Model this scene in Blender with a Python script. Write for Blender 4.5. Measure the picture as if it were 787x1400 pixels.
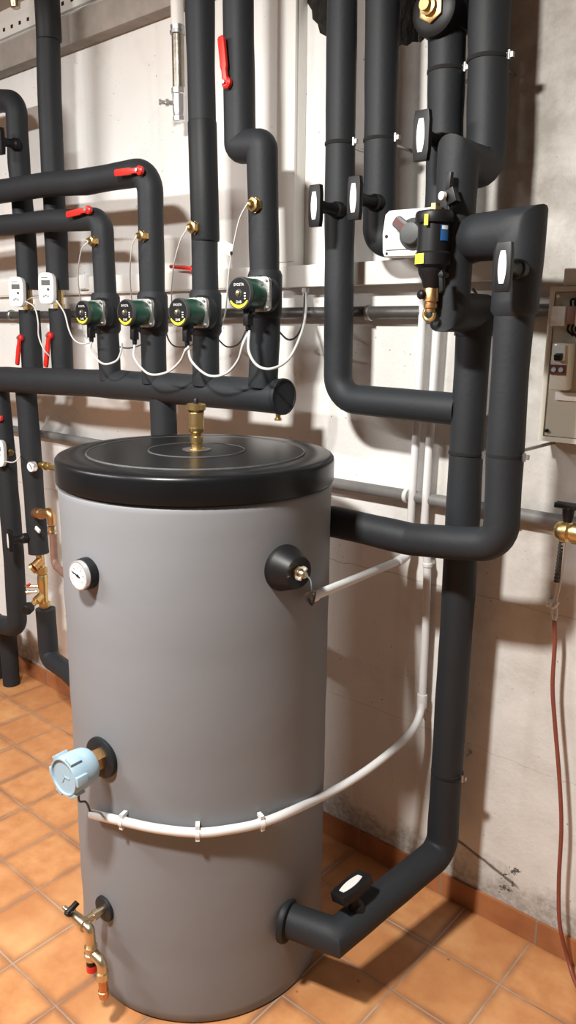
import bpy, bmesh, math, random
from mathutils import Vector as V, noise, geometry
random.seed(4)
for o in list(bpy.data.objects): bpy.data.objects.remove(o)
S = bpy.context.scene
COL = S.collection

# ------------------------------------------------------------------ camera
PW, PH, FPX = 787, 1400, 1066.6
PITCH, ROLL, YAW = math.radians(13.228), math.radians(0.595), math.radians(-40.694)
CAM = V((0, 0, 1.6))
fw = V((math.sin(YAW)*math.cos(PITCH), math.cos(YAW)*math.cos(PITCH), -math.sin(PITCH)))
rt0 = V((math.cos(YAW), -math.sin(YAW), 0)); up0 = rt0.cross(fw)
rt = math.cos(ROLL)*rt0 + math.sin(ROLL)*up0
up = -math.sin(ROLL)*rt0 + math.cos(ROLL)*up0
cd = bpy.data.cameras.new('camera'); cam = bpy.data.objects.new('camera', cd); COL.objects.link(cam)
from mathutils import Matrix
m3 = Matrix((rt, up, -fw)).transposed()
cam.matrix_world = Matrix.Translation(CAM) @ m3.to_4x4()
cd.sensor_fit = 'VERTICAL'; cd.sensor_height = 36; cd.lens = 36*FPX/PH
cd.clip_start = 0.02; cd.clip_end = 60
S.camera = cam

# ------------------------------------------------------------------ light
S.view_settings.view_transform = 'Standard'; S.view_settings.look = 'None'
S.view_settings.gamma = 1; S.view_settings.use_curve_mapping = False
S.view_settings.exposure = 0.35
w = bpy.data.worlds.new('world'); S.world = w; w.use_nodes = True
w.node_tree.nodes['Background'].inputs[0].default_value = (1, .95, .88, 1)
w.node_tree.nodes['Background'].inputs[1].default_value = 0.03
def area(name, loc, target, sx, sy, power, color):
    l = bpy.data.lights.new(name, 'AREA'); l.shape = 'RECTANGLE'; l.size = sx; l.size_y = sy
    l.energy = power; l.color = color
    o = bpy.data.objects.new(name, l); COL.objects.link(o); o.location = loc
    o.rotation_euler = (V(target)-V(loc)).to_track_quat('-Z', 'Y').to_euler()
    return o
area('ceiling_lamp_light', (-1.0, 0.0, 2.64), (-1.12, .45, 0), 0.20, 0.14, 80, (1, .975, .925))
area('left_fill_light', (-2.9, -.7, 2.66), (-2.75, .1, 0), 1.5, 0.12, 74, (1, .985, .96))  # added unseen fill to brighten the left, long to soften its shadows

# ------------------------------------------------------------------ pixel rays to points at a real depth
def ray(x, y): return rt*((x-PW/2)/FPX) - up*((y-PH/2)/FPX) + fw
def aty(x, y, Y): d = ray(x, y); return CAM + d*(Y/d.y)
def atx(x, y, X): d = ray(x, y); return CAM + d*(X/d.x)
def atz(x, y, Z): d = ray(x, y); return CAM + d*((Z-CAM.z)/d.z)
WALL = 1.79
def top_(x, y, Y): p = aty(x, y, Y); return V((p.x, Y, 2.758))
def left_(x, y, Y): p = aty(x, y, Y); return V((-4.4, Y, p.z-.04))
TC = V((-1.359, 1.247, 0)); TR = 0.320
def ontank(x, y, r=TR):
    d = ray(x, y); a = d.x**2+d.y**2; o = CAM-TC; b = 2*(d.x*o.x+d.y*o.y); k = o.x**2+o.y**2-r*r
    t = (-b-math.sqrt(max(0, b*b-4*a*k)))/(2*a); return CAM+d*t

# ------------------------------------------------------------------ materials
def lin(c): return tuple((v/12.92 if v <= .04045 else ((v+.055)/1.055)**2.4) for v in c)
def mat(name, col, rough=.5, metal=0, var=.08, scale=30, bump=0, bscale=200, spec=.5, coat=0):
    m = bpy.data.materials.new(name); m.use_nodes = True; nt = m.node_tree; N = nt.nodes; L = nt.links
    b = N['Principled BSDF']; b.inputs['Roughness'].default_value = rough; b.inputs['Metallic'].default_value = metal
    b.inputs['Specular IOR Level'].default_value = spec; b.inputs['Coat Weight'].default_value = coat
    tc = N.new('ShaderNodeTexCoord')
    n = N.new('ShaderNodeTexNoise'); n.inputs['Scale'].default_value = scale; n.inputs['Detail'].default_value = 4
    L.new(tc.outputs['Object'], n.inputs['Vector'])
    mx = N.new('ShaderNodeMix'); mx.data_type = 'RGBA'
    mx.inputs[6].default_value = (*[c*(1-var) for c in col], 1); mx.inputs[7].default_value = (*[min(1, c*(1+var)) for c in col], 1)
    L.new(n.outputs['Fac'], mx.inputs[0]); L.new(mx.outputs[2], b.inputs['Base Color'])
    if bump:
        n2 = N.new('ShaderNodeTexNoise'); n2.inputs['Scale'].default_value = bscale; n2.inputs['Detail'].default_value = 3
        L.new(tc.outputs['Object'], n2.inputs['Vector'])
        bp = N.new('ShaderNodeBump'); bp.inputs['Strength'].default_value = bump; bp.inputs['Distance'].default_value = .004
        L.new(n2.outputs['Fac'], bp.inputs['Height']); L.new(bp.outputs['Normal'], b.inputs['Normal'])
    return m
FOAM = mat('black_foam', (.0170, .0195, .0230), .60, 0, .15, 12, .12, 90, .3)
FOAM2 = mat('black_foam_tape', (.011, .0128, .0150), .55, 0, .15, 20, .1, 60, .3)
BLACK = mat('black_plastic', (.007, .007, .008), .45, 0, .1, spec=.28)
LIDM = mat('lid_black', (.0045, .005, .006), .32, 0, .2, 8, .03, 60, .28)
GAP = mat('gap_black', (.004, .004, .004), .9)
JACKET = mat('grey_jacket', (.195, .203, .218), .55, 0, .07, 4, .15, 14, .35)
BRASS = mat('brass', (.62, .45, .20), .34, 1, .15, 40, .1, 120)
BRONZE = mat('bronze', (.56, .33, .15), .38, 1, .2, 40, .2, 100)
NICKEL = mat('dull_nickel_brass', (.62, .52, .36), .32, 1, .12, 40, .1, 120)
COPPER = mat('copper', (.55, .27, .13), .35, 1, .2, 30)
STEEL = mat('galvanised_steel', (.42, .42, .42), .42, 1, .3, 50, .15, 80)
DSTEEL = mat('dark_steel', (.10, .095, .09), .45, .6, .3, 40, .2, 60)
GPIPE = mat('grey_painted_pipe', (.15, .145, .14), .55, 0, .25, 25, .15, 60)
CHROME = mat('chrome', (.75, .75, .75), .22, .75, .05)
OLDSTEEL = mat('old_galvanised', (.30, .27, .23), .38, .9, .4, 30, .2, 60)
ALU = mat('cast_aluminium', (.55, .54, .52), .42, 1, .35, 35, .3, 90)
WHITE = mat('white_plastic', (.72, .72, .71), .4, 0, .03)
CONDUIT = mat('white_conduit', (.66, .66, .66), .42, 0, .05, 20)
TRUNK = mat('white_trunking', (.78, .77, .73), .45, 0, .04, 10)
CREAM = mat('cream_panel', (.50, .48, .40), .5, 0, .04, 10)
BOXW = mat('cream_box', (.62, .60, .52), .45, 0, .05, 12)
RED = mat('red_lever', (.62, .02, .012), .38, 0, .1)
GREEN = mat('dark_green_pump', (.004, .055, .032), .34, 0, .1)
YELLOW = mat('yellow', (.75, .62, .03), .45)
LIME = mat('lime_sticker', (.68, .74, .06), .5)
BLUE = mat('blue_label', (.02, .10, .28), .4)
PALEBLUE = mat('pale_blue_plastic', (.30, .43, .52), .5, 0, .04, 15, .05, 200)
GREY = mat('grey_plastic', (.05, .055, .055), .5)
LGREY = mat('grey_cable', (.55, .55, .54), .5)
SCREEN = mat('grey_screen', (.10, .11, .10), .25)
REDCAB = mat('red_brown_cable', (.22, .055, .035), .5, 0, .15, 30)
BROWNP = mat('brown_pipe', (.20, .11, .08), .5, 0, .3, 30)
WORN = mat('worn_black', (.07, .07, .072), .5, 0, .6, 60)
BROWN = mat('dark_red_terminal', (.10, .02, .015), .4)
DIAL = mat('dial_white', (.78, .79, .80), .3)
CLEAR = mat('clear_plastic', (.66, .69, .68), .15, 0, .25, 60)
PAPER = mat('paper_tag', (.82, .82, .80), .7)

def nodes(name):
    m = bpy.data.materials.new(name); m.use_nodes = True
    return m, m.node_tree.nodes, m.node_tree.links, m.node_tree.nodes['Principled BSDF']
def mathn(N, L, op, a, b=None, c=None, clamp=False):
    n = N.new('ShaderNodeMath'); n.operation = op; n.use_clamp = clamp
    for i, v in enumerate((a, b, c)):
        if v is None: continue
        if isinstance(v, (int, float)): n.inputs[i].default_value = v
        else: L.new(v, n.inputs[i])
    return n.outputs[0]
def maprange(N, L, v, a, b, c=0, d=1):
    n = N.new('ShaderNodeMapRange'); n.clamp = True; L.new(v, n.inputs[0])
    for i, q in enumerate((a, b, c, d)): n.inputs[i+1].default_value = q
    return n.outputs[0]
def mix(N, L, f, a, b):
    n = N.new('ShaderNodeMix'); n.data_type = 'RGBA'
    for i, v in ((0, f), (6, a), (7, b)):
        if isinstance(v, (int, float)): n.inputs[i].default_value = v
        elif isinstance(v, tuple): n.inputs[i].default_value = (*v, 1)
        else: L.new(v, n.inputs[i])
    return n.outputs[2]
def noi(N, L, vec, scale, detail=4, rough=.5):
    n = N.new('ShaderNodeTexNoise'); n.inputs['Scale'].default_value = scale; n.inputs['Detail'].default_value = detail
    n.inputs['Roughness'].default_value = rough; L.new(vec, n.inputs['Vector']); return n.outputs['Fac']

def floor_material():
    m, N, L, b = nodes('terracotta_tiles')
    geo = N.new('ShaderNodeNewGeometry'); pos = geo.outputs['Position']
    mp = N.new('ShaderNodeMapping'); L.new(pos, mp.inputs[0]); mp.inputs['Location'].default_value = (.657+.1945*20, -1.788+.1925*30, 0)
    def brick(mort, smooth):
        t = N.new('ShaderNodeTexBrick'); L.new(mp.outputs[0], t.inputs['Vector']); t.offset = 0; t.squash = 1
        t.inputs['Scale'].default_value = 1; t.inputs['Brick Width'].default_value = .1945; t.inputs['Row Height'].default_value = .1925
        t.inputs['Mortar Size'].default_value = mort; t.inputs['Mortar Smooth'].default_value = smooth; t.inputs['Bias'].default_value = 0
        t.inputs['Color1'].default_value = (0, 0, 0, 1); t.inputs['Color2'].default_value = (1, 1, 1, 1); return t
    t1 = brick(.0028, .3); t2 = brick(.024, 1.0)
    big = noi(N, L, pos, 5, 4); med = noi(N, L, pos, 16, 5, .6); fine = noi(N, L, pos, 120, 3)
    base = mix(N, L, t1.outputs['Color'], (.47, .205, .078), (.575, .275, .11))
    base = mix(N, L, maprange(N, L, med, .35, .7), base, (.43, .175, .062))
    base = mix(N, L, maprange(N, L, big, .5, .75, 0, .6), base, (.68, .39, .175))
    edge = mathn(N, L, 'MULTIPLY', t2.outputs['Fac'], maprange(N, L, noi(N, L, pos, 6, 4), .35, .62, .15, .9))
    base = mix(N, L, edge, base, (.24, .105, .05))
    col = mix(N, L, t1.outputs['Fac'], base, mix(N, L, maprange(N, L, big, .4, .6), (.24, .14, .085), (.40, .29, .21)))
    spots = N.new('ShaderNodeTexVoronoi'); spots.inputs['Scale'].default_value = 9; L.new(pos, spots.inputs['Vector'])
    col = mix(N, L, maprange(N, L, spots.outputs['Distance'], .03, .055, .6, 0), col, (.10, .05, .03))
    L.new(col, b.inputs['Base Color'])
    L.new(maprange(N, L, med, .3, .7, .38, .55), b.inputs['Roughness'])
    h = mathn(N, L, 'ADD', mathn(N, L, 'MULTIPLY', t1.outputs['Fac'], -1.0), mathn(N, L, 'MULTIPLY', fine, .15))
    h = mathn(N, L, 'ADD', h, mathn(N, L, 'MULTIPLY', med, .5))
    bp = N.new('ShaderNodeBump'); bp.inputs['Strength'].default_value = .4; bp.inputs['Distance'].default_value = .004
    L.new(h, bp.inputs['Height']); L.new(bp.outputs[0], b.inputs['Normal'])
    return m
HOLE1 = aty(700, 1191, WALL); HOLE2 = aty(694, 1213, WALL)
def wall_material():
    m, N, L, b = nodes('painted_concrete_wall')
    geo = N.new('ShaderNodeNewGeometry'); pos = geo.outputs['Position']
    sp = N.new('ShaderNodeSeparateXYZ'); L.new(pos, sp.inputs[0]); X, Z = sp.outputs[0], sp.outputs[2]
    big = noi(N, L, pos, 2.2, 4); med = noi(N, L, pos, 9, 6, .65); fine = noi(N, L, pos, 70, 4, .6)
    col = mix(N, L, maprange(N, L, big, .35, .68), (.82, .815, .80), (.75, .73, .70))
    col = mix(N, L, maprange(N, L, med, .56, .74, 0, .30), col, (.52, .47, .42))
    # vertical board marks
    mpv = N.new('ShaderNodeMapping'); mpv.inputs['Scale'].default_value = (7, 1, .35); L.new(pos, mpv.inputs[0])
    st = noi(N, L, mpv.outputs[0], 1.6, 3)
    col = mix(N, L, maprange(N, L, st, .55, .75, 0, .28), col, (.50, .47, .42))
    # pits and specks
    for sc, lo, hi, msk in ((34, .05, .10, .50), (85, .06, .12, .56)):
        v = N.new('ShaderNodeTexVoronoi'); v.inputs['Scale'].default_value = sc; L.new(pos, v.inputs['Vector'])
        f = mathn(N, L, 'MULTIPLY', maprange(N, L, v.outputs['Distance'], lo, hi, .8, 0), maprange(N, L, noi(N, L, pos, 4.3 if sc > 50 else 6.1, 3), msk, msk+.06))
        col = mix(N, L, f, col, (.16, .13, .11))
    wob = mathn(N, L, 'MULTIPLY', mathn(N, L, 'SUBTRACT', med, .5), .03)
    for z0, w_, s in ((.928, .0025, .55), (.50, .002, .35)):
        d = mathn(N, L, 'ABSOLUTE', mathn(N, L, 'SUBTRACT', mathn(N, L, 'ADD', Z, wob), z0))
        col = mix(N, L, maprange(N, L, d, 0, w_, s, 0), col, (.25, .22, .2))
    # damp, crumbling strip above the skirting
    wz = mathn(N, L, 'ADD', Z, mathn(N, L, 'MULTIPLY', mathn(N, L, 'SUBTRACT', med, .5), .28))
    damp = maprange(N, L, wz, .12, .18, 1, 0)
    col = mix(N, L, mathn(N, L, 'MULTIPLY', damp, maprange(N, L, fine, .35, .6, .45, .9)), col, (.33, .31, .285))
    # crack running down to a broken-out hole
    cx = mathn(N, L, 'ADD', mathn(N, L, 'MULTIPLY', mathn(N, L, 'SUBTRACT', X, -.93), -.30), .205)
    d = mathn(N, L, 'ABSOLUTE', mathn(N, L, 'SUBTRACT', mathn(N, L, 'ADD', Z, mathn(N, L, 'MULTIPLY', wob, .8)), cx))
    rng = mathn(N, L, 'MULTIPLY', maprange(N, L, X, -.95, -.93), maprange(N, L, X, -.72, -.70, 1, 0))
    crack = mathn(N, L, 'MULTIPLY', maprange(N, L, d, .002, .007, .9, 0), rng)
    col = mix(N, L, crack, col, (.05, .045, .04))
    # wall turns greyer towards the right and upwards
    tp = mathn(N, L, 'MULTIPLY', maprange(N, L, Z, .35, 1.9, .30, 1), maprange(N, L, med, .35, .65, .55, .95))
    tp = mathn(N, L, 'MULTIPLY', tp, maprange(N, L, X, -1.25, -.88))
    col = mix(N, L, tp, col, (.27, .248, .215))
    # two broken-out holes at the end of the crack
    for hx, hz, hr in ((HOLE1.x, HOLE1.z, .009), (HOLE2.x, HOLE2.z, .013)):
        dx = mathn(N, L, 'SUBTRACT', X, hx); dz = mathn(N, L, 'SUBTRACT', Z, hz)
        dd = mathn(N, L, 'SQRT', mathn(N, L, 'ADD', mathn(N, L, 'MULTIPLY', dx, dx), mathn(N, L, 'MULTIPLY', dz, dz)))
        dd = mathn(N, L, 'ADD', dd, mathn(N, L, 'MULTIPLY', mathn(N, L, 'SUBTRACT', mathn(N, L, 'ADD', mathn(N, L, 'MULTIPLY', fine, .5), mathn(N, L, 'MULTIPLY', noi(N, L, pos, 55, 4), .5)), .5), .17))
        col = mix(N, L, maprange(N, L, dd, hr*.4, hr*1.1, .9, 0), col, (.03, .026, .022))
    L.new(col, b.inputs['Base Color']); b.inputs['Roughness'].default_value = .75
    h = mathn(N, L, 'ADD', mathn(N, L, 'MULTIPLY', fine, .5), mathn(N, L, 'MULTIPLY', med, 1.2))
    h = mathn(N, L, 'SUBTRACT', h, mathn(N, L, 'MULTIPLY', crack, 2))
    bp = N.new('ShaderNodeBump'); bp.inputs['Strength'].default_value = .30; bp.inputs['Distance'].default_value = .006
    L.new(h, bp.inputs['Height']); L.new(bp.outputs[0], b.inputs['Normal'])
    return m
def skirt_material():
    m, N, L, b = nodes('terracotta_skirting')
    geo = N.new('ShaderNodeNewGeometry'); pos = geo.outputs['Position']
    sp = N.new('ShaderNodeSeparateXYZ'); L.new(pos, sp.inputs[0])
    f = mathn(N, L, 'FRACT', mathn(N, L, 'MULTIPLY', mathn(N, L, 'ADD', sp.outputs[0], .645+.29*40), 1/.29))
    j = maprange(N, L, mathn(N, L, 'ABSOLUTE', mathn(N, L, 'SUBTRACT', f, .5)), .49, .494)
    col = mix(N, L, maprange(N, L, noi(N, L, pos, 12, 4), .35, .7), (.40, .155, .06), (.29, .105, .042))
    col = mix(N, L, j, col, (.25, .2, .16)); L.new(col, b.inputs['Base Color']); b.inputs['Roughness'].default_value = .5
    return m
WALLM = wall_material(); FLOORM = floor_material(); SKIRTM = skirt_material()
ROUGH = mat('shaded_bare_concrete', (.085, .075, .066), .9, 0, .5, 25, .9, 40)  # bare rough concrete, with the shade inside the recesses put into its colour
LEDGE = mat('bare_concrete_ledge', (.30, .27, .24), .85, 0, .3, 18, .5, 50)
CEIL = mat('ceiling_paint', (.42, .40, .36), .8, 0, .08, 4, .2, 40)
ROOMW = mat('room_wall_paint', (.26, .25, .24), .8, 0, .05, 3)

# ------------------------------------------------------------------ mesh builder
WLOC = {}
class MB:
    def __init__(s): s.v = []; s.f = []
    def add(s, vs, fs):
        k = len(s.v); s.v += [V(q) for q in vs]; s.f += [tuple(i+k for i in f) for f in fs]; return s
    def obox(s, c, ax, ay, az):
        c = V(c); ax, ay, az = V(ax), V(ay), V(az)
        vs = [c+ax*i+ay*j+az*k for k in (-1, 1) for j in (-1, 1) for i in (-1, 1)]
        fl = [(0, 2, 3, 1), (4, 5, 7, 6), (0, 1, 5, 4), (2, 6, 7, 3), (0, 4, 6, 2), (1, 3, 7, 5)]
        if ax.cross(ay).dot(az) < 0: fl = [f[::-1] for f in fl]
        return s.add(vs, fl)
    def box(s, x0, x1, y0, y1, z0, z1):
        return s.obox(((x0+x1)/2, (y0+y1)/2, (z0+z1)/2), ((x1-x0)/2, 0, 0), (0, (y1-y0)/2, 0), (0, 0, (z1-z0)/2))
    def lathe(s, prof, o, axis, n=28, u=None, closed=True):
        o = V(o); a = V(axis).normalized()
        u = (V(u) if u else (V((0, 0, 1)) if abs(a.z) < .9 else V((1, 0, 0)))); u = (u-a*u.dot(a)).normalized(); w_ = a.cross(u)
        vs = []; fs = []; k = len(prof)
        for r, h in prof:
            for i in range(n):
                t = 2*math.pi*i/n; vs.append(o+a*h+(u*math.cos(t)+w_*math.sin(t))*max(r, 1e-5))
        for j in range(k-1):
            for i in range(n):
                i2 = (i+1) % n; fs.append((j*n+i, j*n+i2, (j+1)*n+i2, (j+1)*n+i))
        if closed:
            fs.append(tuple(range(n-1, -1, -1))); fs.append(tuple((k-1)*n+i for i in range(n)))
        return s.add(vs, fs)
    def prism(s, pts, o, u, v, w):
        o, u, v, w = V(o), V(u), V(v), V(w); n = len(pts)
        if u.cross(v).dot(w) < 0: pts = pts[::-1]
        a = [o+u*p[0]+v*p[1] for p in pts]; b_ = [q+w for q in a]
        fs = [tuple(range(n-1, -1, -1)), tuple(range(n, 2*n))]+[(i, (i+1) % n, n+(i+1) % n, n+i) for i in range(n)]
        return s.add(a+b_, fs)
    def tube(s, pts, r, n=20, cap=True, wob=0, seed=0, step=0):
        pts = [V(p) for p in pts]; rs = list(r) if isinstance(r, (list, tuple)) else [r]*len(pts)
        if step:
            P2 = []; R2 = []
            for i in range(len(pts)-1):
                d = (pts[i+1]-pts[i]).length; k = max(1, int(d/step))
                for j in range(k): P2.append(pts[i].lerp(pts[i+1], j/k)); R2.append(rs[i]+(rs[i+1]-rs[i])*j/k)
            P2.append(pts[-1]); R2.append(rs[-1]); pts, rs = P2, R2
        if wob:
            rs = [q*(1+wob*noise.noise(p*9+V((seed, seed*.7, 0)))) for p, q in zip(pts, rs)]
        k = len(pts); dirs = [(pts[i+1]-pts[i]).normalized() for i in range(k-1)]
        d = dirs[0]; u = d.cross(V((.31, .83, .46))).normalized(); vs = []; fs = []
        for i in range(k):
            din = dirs[max(0, i-1)]; dout = dirs[min(k-2, i)]
            m = (din+dout).normalized()
            u = (u-din*u.dot(din)).normalized(); b_ = din.cross(u)
            for j in range(n):
                t = 2*math.pi*j/n; q = (u*math.cos(t)+b_*math.sin(t))*rs[i]
                den = din.dot(m)
                if i and i < k-1 and den > .3: q = q-din*(q.dot(m)/den)
                vs.append(pts[i]+q)
            if i < k-1:   # carry the frame over the bend
                ax = din.cross(dout)
                if ax.length > 1e-6:
                    u = Matrix.Rotation(din.angle(dout), 3, ax.normalized()) @ u
        for i in range(k-1):
            for j in range(n):
                j2 = (j+1) % n; fs.append((i*n+j, i*n+j2, (i+1)*n+j2, (i+1)*n+j))
        if cap: fs.append(tuple(range(n-1, -1, -1))); fs.append(tuple((k-1)*n+j for j in range(n)))
        return s.add(vs, fs)
    def text(s, body, o, u, v, size, w=.0006):
        c = bpy.data.curves.new('t', 'FONT'); c.body = body; c.size = 1; c.align_x = 'CENTER'; c.align_y = 'CENTER'; c.resolution_u = 2
        ob = bpy.data.objects.new('t', c); COL.objects.link(ob)
        dg = bpy.context.evaluated_depsgraph_get(); me = bpy.data.meshes.new_from_object(ob.evaluated_get(dg))
        u, v = V(u).normalized(), V(v).normalized(); nn = u.cross(v); o = V(o)
        s.add([o+(u*q.co.x+v*q.co.y)*size+nn*w for q in me.vertices], [tuple(p.vertices) for p in me.polygons])
        bpy.data.objects.remove(ob); bpy.data.curves.remove(c); bpy.data.meshes.remove(me); return s
    def build(s, name, m, parent=None, bevel=0, sharp=35, fixn=True):
        lo = V([min(q[i] for q in s.v) for i in range(3)]); hi = V([max(q[i] for q in s.v) for i in range(3)])
        c = (lo+hi)/2
        if parent is None: c.z = lo.z
        me = bpy.data.meshes.new(name); me.from_pydata([q-c for q in s.v], [], s.f)
        bm = bmesh.new(); bm.from_mesh(me)
        if fixn: bmesh.ops.recalc_face_normals(bm, faces=bm.faces)
        if bevel:
            es = [e for e in bm.edges if len(e.link_faces) == 2 and e.calc_face_angle(0) > .6]
            bmesh.ops.bevel(bm, geom=es, offset=bevel, segments=2, affect='EDGES', profile=.6, clamp_overlap=True)
        bm.to_mesh(me); bm.free()
        for p in me.polygons: p.use_smooth = True
        me.set_sharp_from_angle(angle=math.radians(sharp))
        me.materials.append(m)
        o = bpy.data.objects.new(name, me); COL.objects.link(o)
        if parent is not None: o.parent = parent; o.location = c-WLOC[parent.name]
        else: o.location = c
        WLOC[o.name] = c
        return o

def tag(o, label=None, cat=None, group=None, kind=None):
    if label: o['label'] = label
    if cat: o['category'] = cat
    if group: o['group'] = group
    if kind: o['kind'] = kind
    return o
def thing(name, loc, label, cat, group=None):
    o = bpy.data.objects.new(name, None); COL.objects.link(o); o.location = loc; o.empty_display_size = .05
    WLOC[o.name] = V(loc); return tag(o, label, cat, group)
def fillet(pts, R, seg=8):
    pts = [V(p) for p in pts]; n = len(pts); R = R if isinstance(R, (list, tuple)) else [R]*n
    out = [pts[0]]
    for i in range(1, n-1):
        a, b_, c = pts[i-1], pts[i], pts[i+1]; d1 = (b_-a); d2 = (c-b_); l1, l2 = d1.length, d2.length; d1.normalize(); d2.normalize()
        th = d1.angle(d2)
        if th < .12 or R[i] <= 0: out.append(b_); continue
        t = min(R[i]*math.tan(th/2), l1*.48, l2*.48); r = t/math.tan(th/2)
        axn = d1.cross(d2).normalized(); cen = b_-d1*t+axn.cross(d1)*r; st = b_-d1*t-cen
        for j in range(seg+1): out.append(cen+Matrix.Rotation(th*j/seg, 3, axn) @ st)
    out.append(pts[-1]); return out
def spline(pts, k=8):
    pts = [V(p) for p in pts]; P = [pts[0]*2-pts[1]]+pts+[pts[-1]*2-pts[-2]]; out = []
    for i in range(1, len(P)-2):
        a, b_, c, d = P[i-1:i+3]
        for j in range(k):
            t = j/k
            out.append(.5*((2*b_)+(c-a)*t+(2*a-5*b_+4*c-d)*t*t+(3*b_-a-3*c+d)*t**3))
    out.append(pts[-1]); return out
def foam(name, pts, r, R, parent, m=None, seed=1):
    return MB().tube(fillet(pts, R), r, 24, True, .055, seed, .02).build(name, m or FOAM, parent, sharp=50)
NY = V((0, -1, 0)); ZZ = V((0, 0, 1)); XX = V((1, 0, 0))
def lever(parent, p0, p1, w_=.009, face=NY, name='lever_handle', m=None):
    p0, p1 = V(p0), V(p1); d = p1-p0; L_ = d.length; d.normalize(); f = V(face); f = (f-d*f.dot(d)).normalized(); s = d.cross(f)
    b_ = MB(); b_.lathe([(w_*1.25, -.006), (w_*1.35, .004), (w_*.9, .008)], p0, f, 16)
    h = b_.build(name, m or RED, parent)
    q = MB(); o = p0+f*.003
    pts = [(-.006, -w_*.9), (L_*.25, -w_*.7), (L_*.35, -w_), (L_*.95, -w_*1.0), (L_, -w_*.6), (L_, w_*.6), (L_*.95, w_), (L_*.35, w_), (L_*.25, w_*.7), (-.006, w_*.9)]
    q.prism(pts, o-f*.003, d, s, f*.009)
    g = q.build('grip', m or RED, h, bevel=.002)
    MB().lathe([(.005, -.0005), (.005, .006)], p0+f*.0085, f, 6).build('nut', STEEL, h)
    return h
def thandle(parent, base, axis=NY, long=ZZ, L_=.10, w_=.038, so=.055, t=.016, name='valve_handle'):
    base = V(base); a = V(axis).normalized(); l = V(long); l = (l-a*l.dot(a)).normalized(); s = a.cross(l)
    h = MB().lathe([(.021, -.012), (.020, .004), (.016, .008), (.013, so*.55), (.017, so*.95), (.017, so)], base, a, 18).build(name, BLACK, parent)
    c = base+a*so
    pts = [(-L_/2, -w_*.42), (-L_*.30, -w_/2), (L_*.30, -w_/2), (L_/2, -w_*.42), (L_/2, w_*.42), (L_*.30, w_/2), (-L_*.30, w_/2), (-L_/2, w_*.42)]
    MB().prism(pts, c, l, s, a*t).build('handle_plate', BLACK, h, bevel=.0015)
    ov = []
    for i in range(9): tt = -1+2*i/8; ov.append((tt*L_*.33, w_*.25*(1-.45*tt*tt)))
    ov += [(x, -y) for x, y in ov[::-1]]
    g = MB().prism(ov, c+a*(t-.001), l, s, a*.002).build('white_insert', WHITE, h); g['label'] = 'white oval insert'
    MB().lathe([(.014, .0), (.016, .003), (.014, .006)], base-a*.001+a*.004, a, 16).build('collar', STEEL, h)
    return h
def clamp(parent, p, d, r, wallside=True, side=XX):
    """thin black joint gap with a galvanised band, a screw tab at its right and a rod to the wall"""
    p = V(p); d = V(d).normalized()
    c = MB().lathe([(r*1.0, -.0045), (r*1.03, -.0035), (r*1.035, 0), (r*1.03, .0035), (r*1.0, .0045)], p, d, 28).build('joint_band', GAP, parent)
    s = V(side); q = p+s*(r+.005)
    MB().obox(q, s*.009, V((0, .004, 0)), d*.005).build('clamp_tab', STEEL, c)
    MB().lathe([(.004, -.009), (.004, .009)], q+V((0, -.003, 0)), d, 8).build('clamp_screw', STEEL, c)
    MB().tube([p+V((0, r*.9, 0)), V((p.x, WALL-.002, p.z))], .004, 8).build('clamp_rod', STEEL, c)
    return c

# ================================================================== setting
def wall_back():
    x0, x1, z0, z1 = -5.2, 1.6, 0, 2.76
    def loop(px): return [V((q.x, q.z, 0)) for q in (aty(a, b_, WALL) for a, b_ in px)]
    h1 = loop([(530, -50), (530, 60), (540, 67), (549, 61), (556, 63), (564, 57), (575, 58), (583, 50), (592, 52), (606, 38), (622, 40), (645, 25), (650, -50)])
    h2 = loop([(419, -50), (420, 4), (426, 14), (427, 26), (434, 33), (437, 45), (446, 50), (462, 46), (476, 30), (480, -50)])
    outer = [V((x0, z0, 0)), V((x1, z0, 0)), V((x1, z1, 0)), V((x0, z1, 0))]
    loops = [outer, h1, h2]; flat = [q for l in loops for q in l]
    tris = geometry.tessellate_polygon(loops)
    b_ = MB(); b_.add([(q.x, WALL, q.y) for q in flat], [tuple(t) for t in tris])
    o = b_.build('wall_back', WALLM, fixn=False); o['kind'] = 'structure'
    me = o.data
    if me.polygons[0].normal.y > 0: me.flip_normals()
    for h in (h1, h2):
        n = len(h); c = MB()
        c.add([(q.x, WALL, q.y) for q in h]+[(q.x, WALL+.14, q.y) for q in h], [(i, (i+1) % n, n+(i+1) % n, n+i) for i in range(n)]+[tuple(range(n, 2*n))])
        t = c.build('trim_%d' % (3 if h is h1 else 4), ROUGH, fixn=False, sharp=20); t['kind'] = 'structure'
wall_back()
def struct(name, b_, m, bevel=0):
    o = b_.build(name, m, bevel=bevel); o['kind'] = 'structure'; return o
struct('floor', MB().box(-5.2, 1.6, -2.6, 1.79, -.06, 0), FLOORM)
struct('ceiling', MB().box(-5.2, 1.6, -2.6, 1.95, 2.76, 2.85), CEIL)
struct('wall_left', MB().box(-5.3, -5.2, -2.6, 1.95, 0, 2.76), ROOMW)
struct('wall_right', MB().box(1.6, 1.7, -2.6, 1.95, 0, 2.76), ROOMW)
struct('wall_front', MB().box(-5.3, 1.7, -2.7, -2.6, 0, 2.76), ROOMW)
struct('baseboard_back', MB().box(-5.19, 1.59, 1.781, 1.7899, 0.0005, .072), SKIRTM)
b_ = MB().box(-5.19, -1.62, 1.735, 1.7899, 2.532, 2.622); struct('trim_1', b_, LEDGE, .004)
b_ = MB().box(-5.19, -1.62, 1.752, 1.7899, 2.624, 2.636); struct('trim_2', b_, CEIL)

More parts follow.
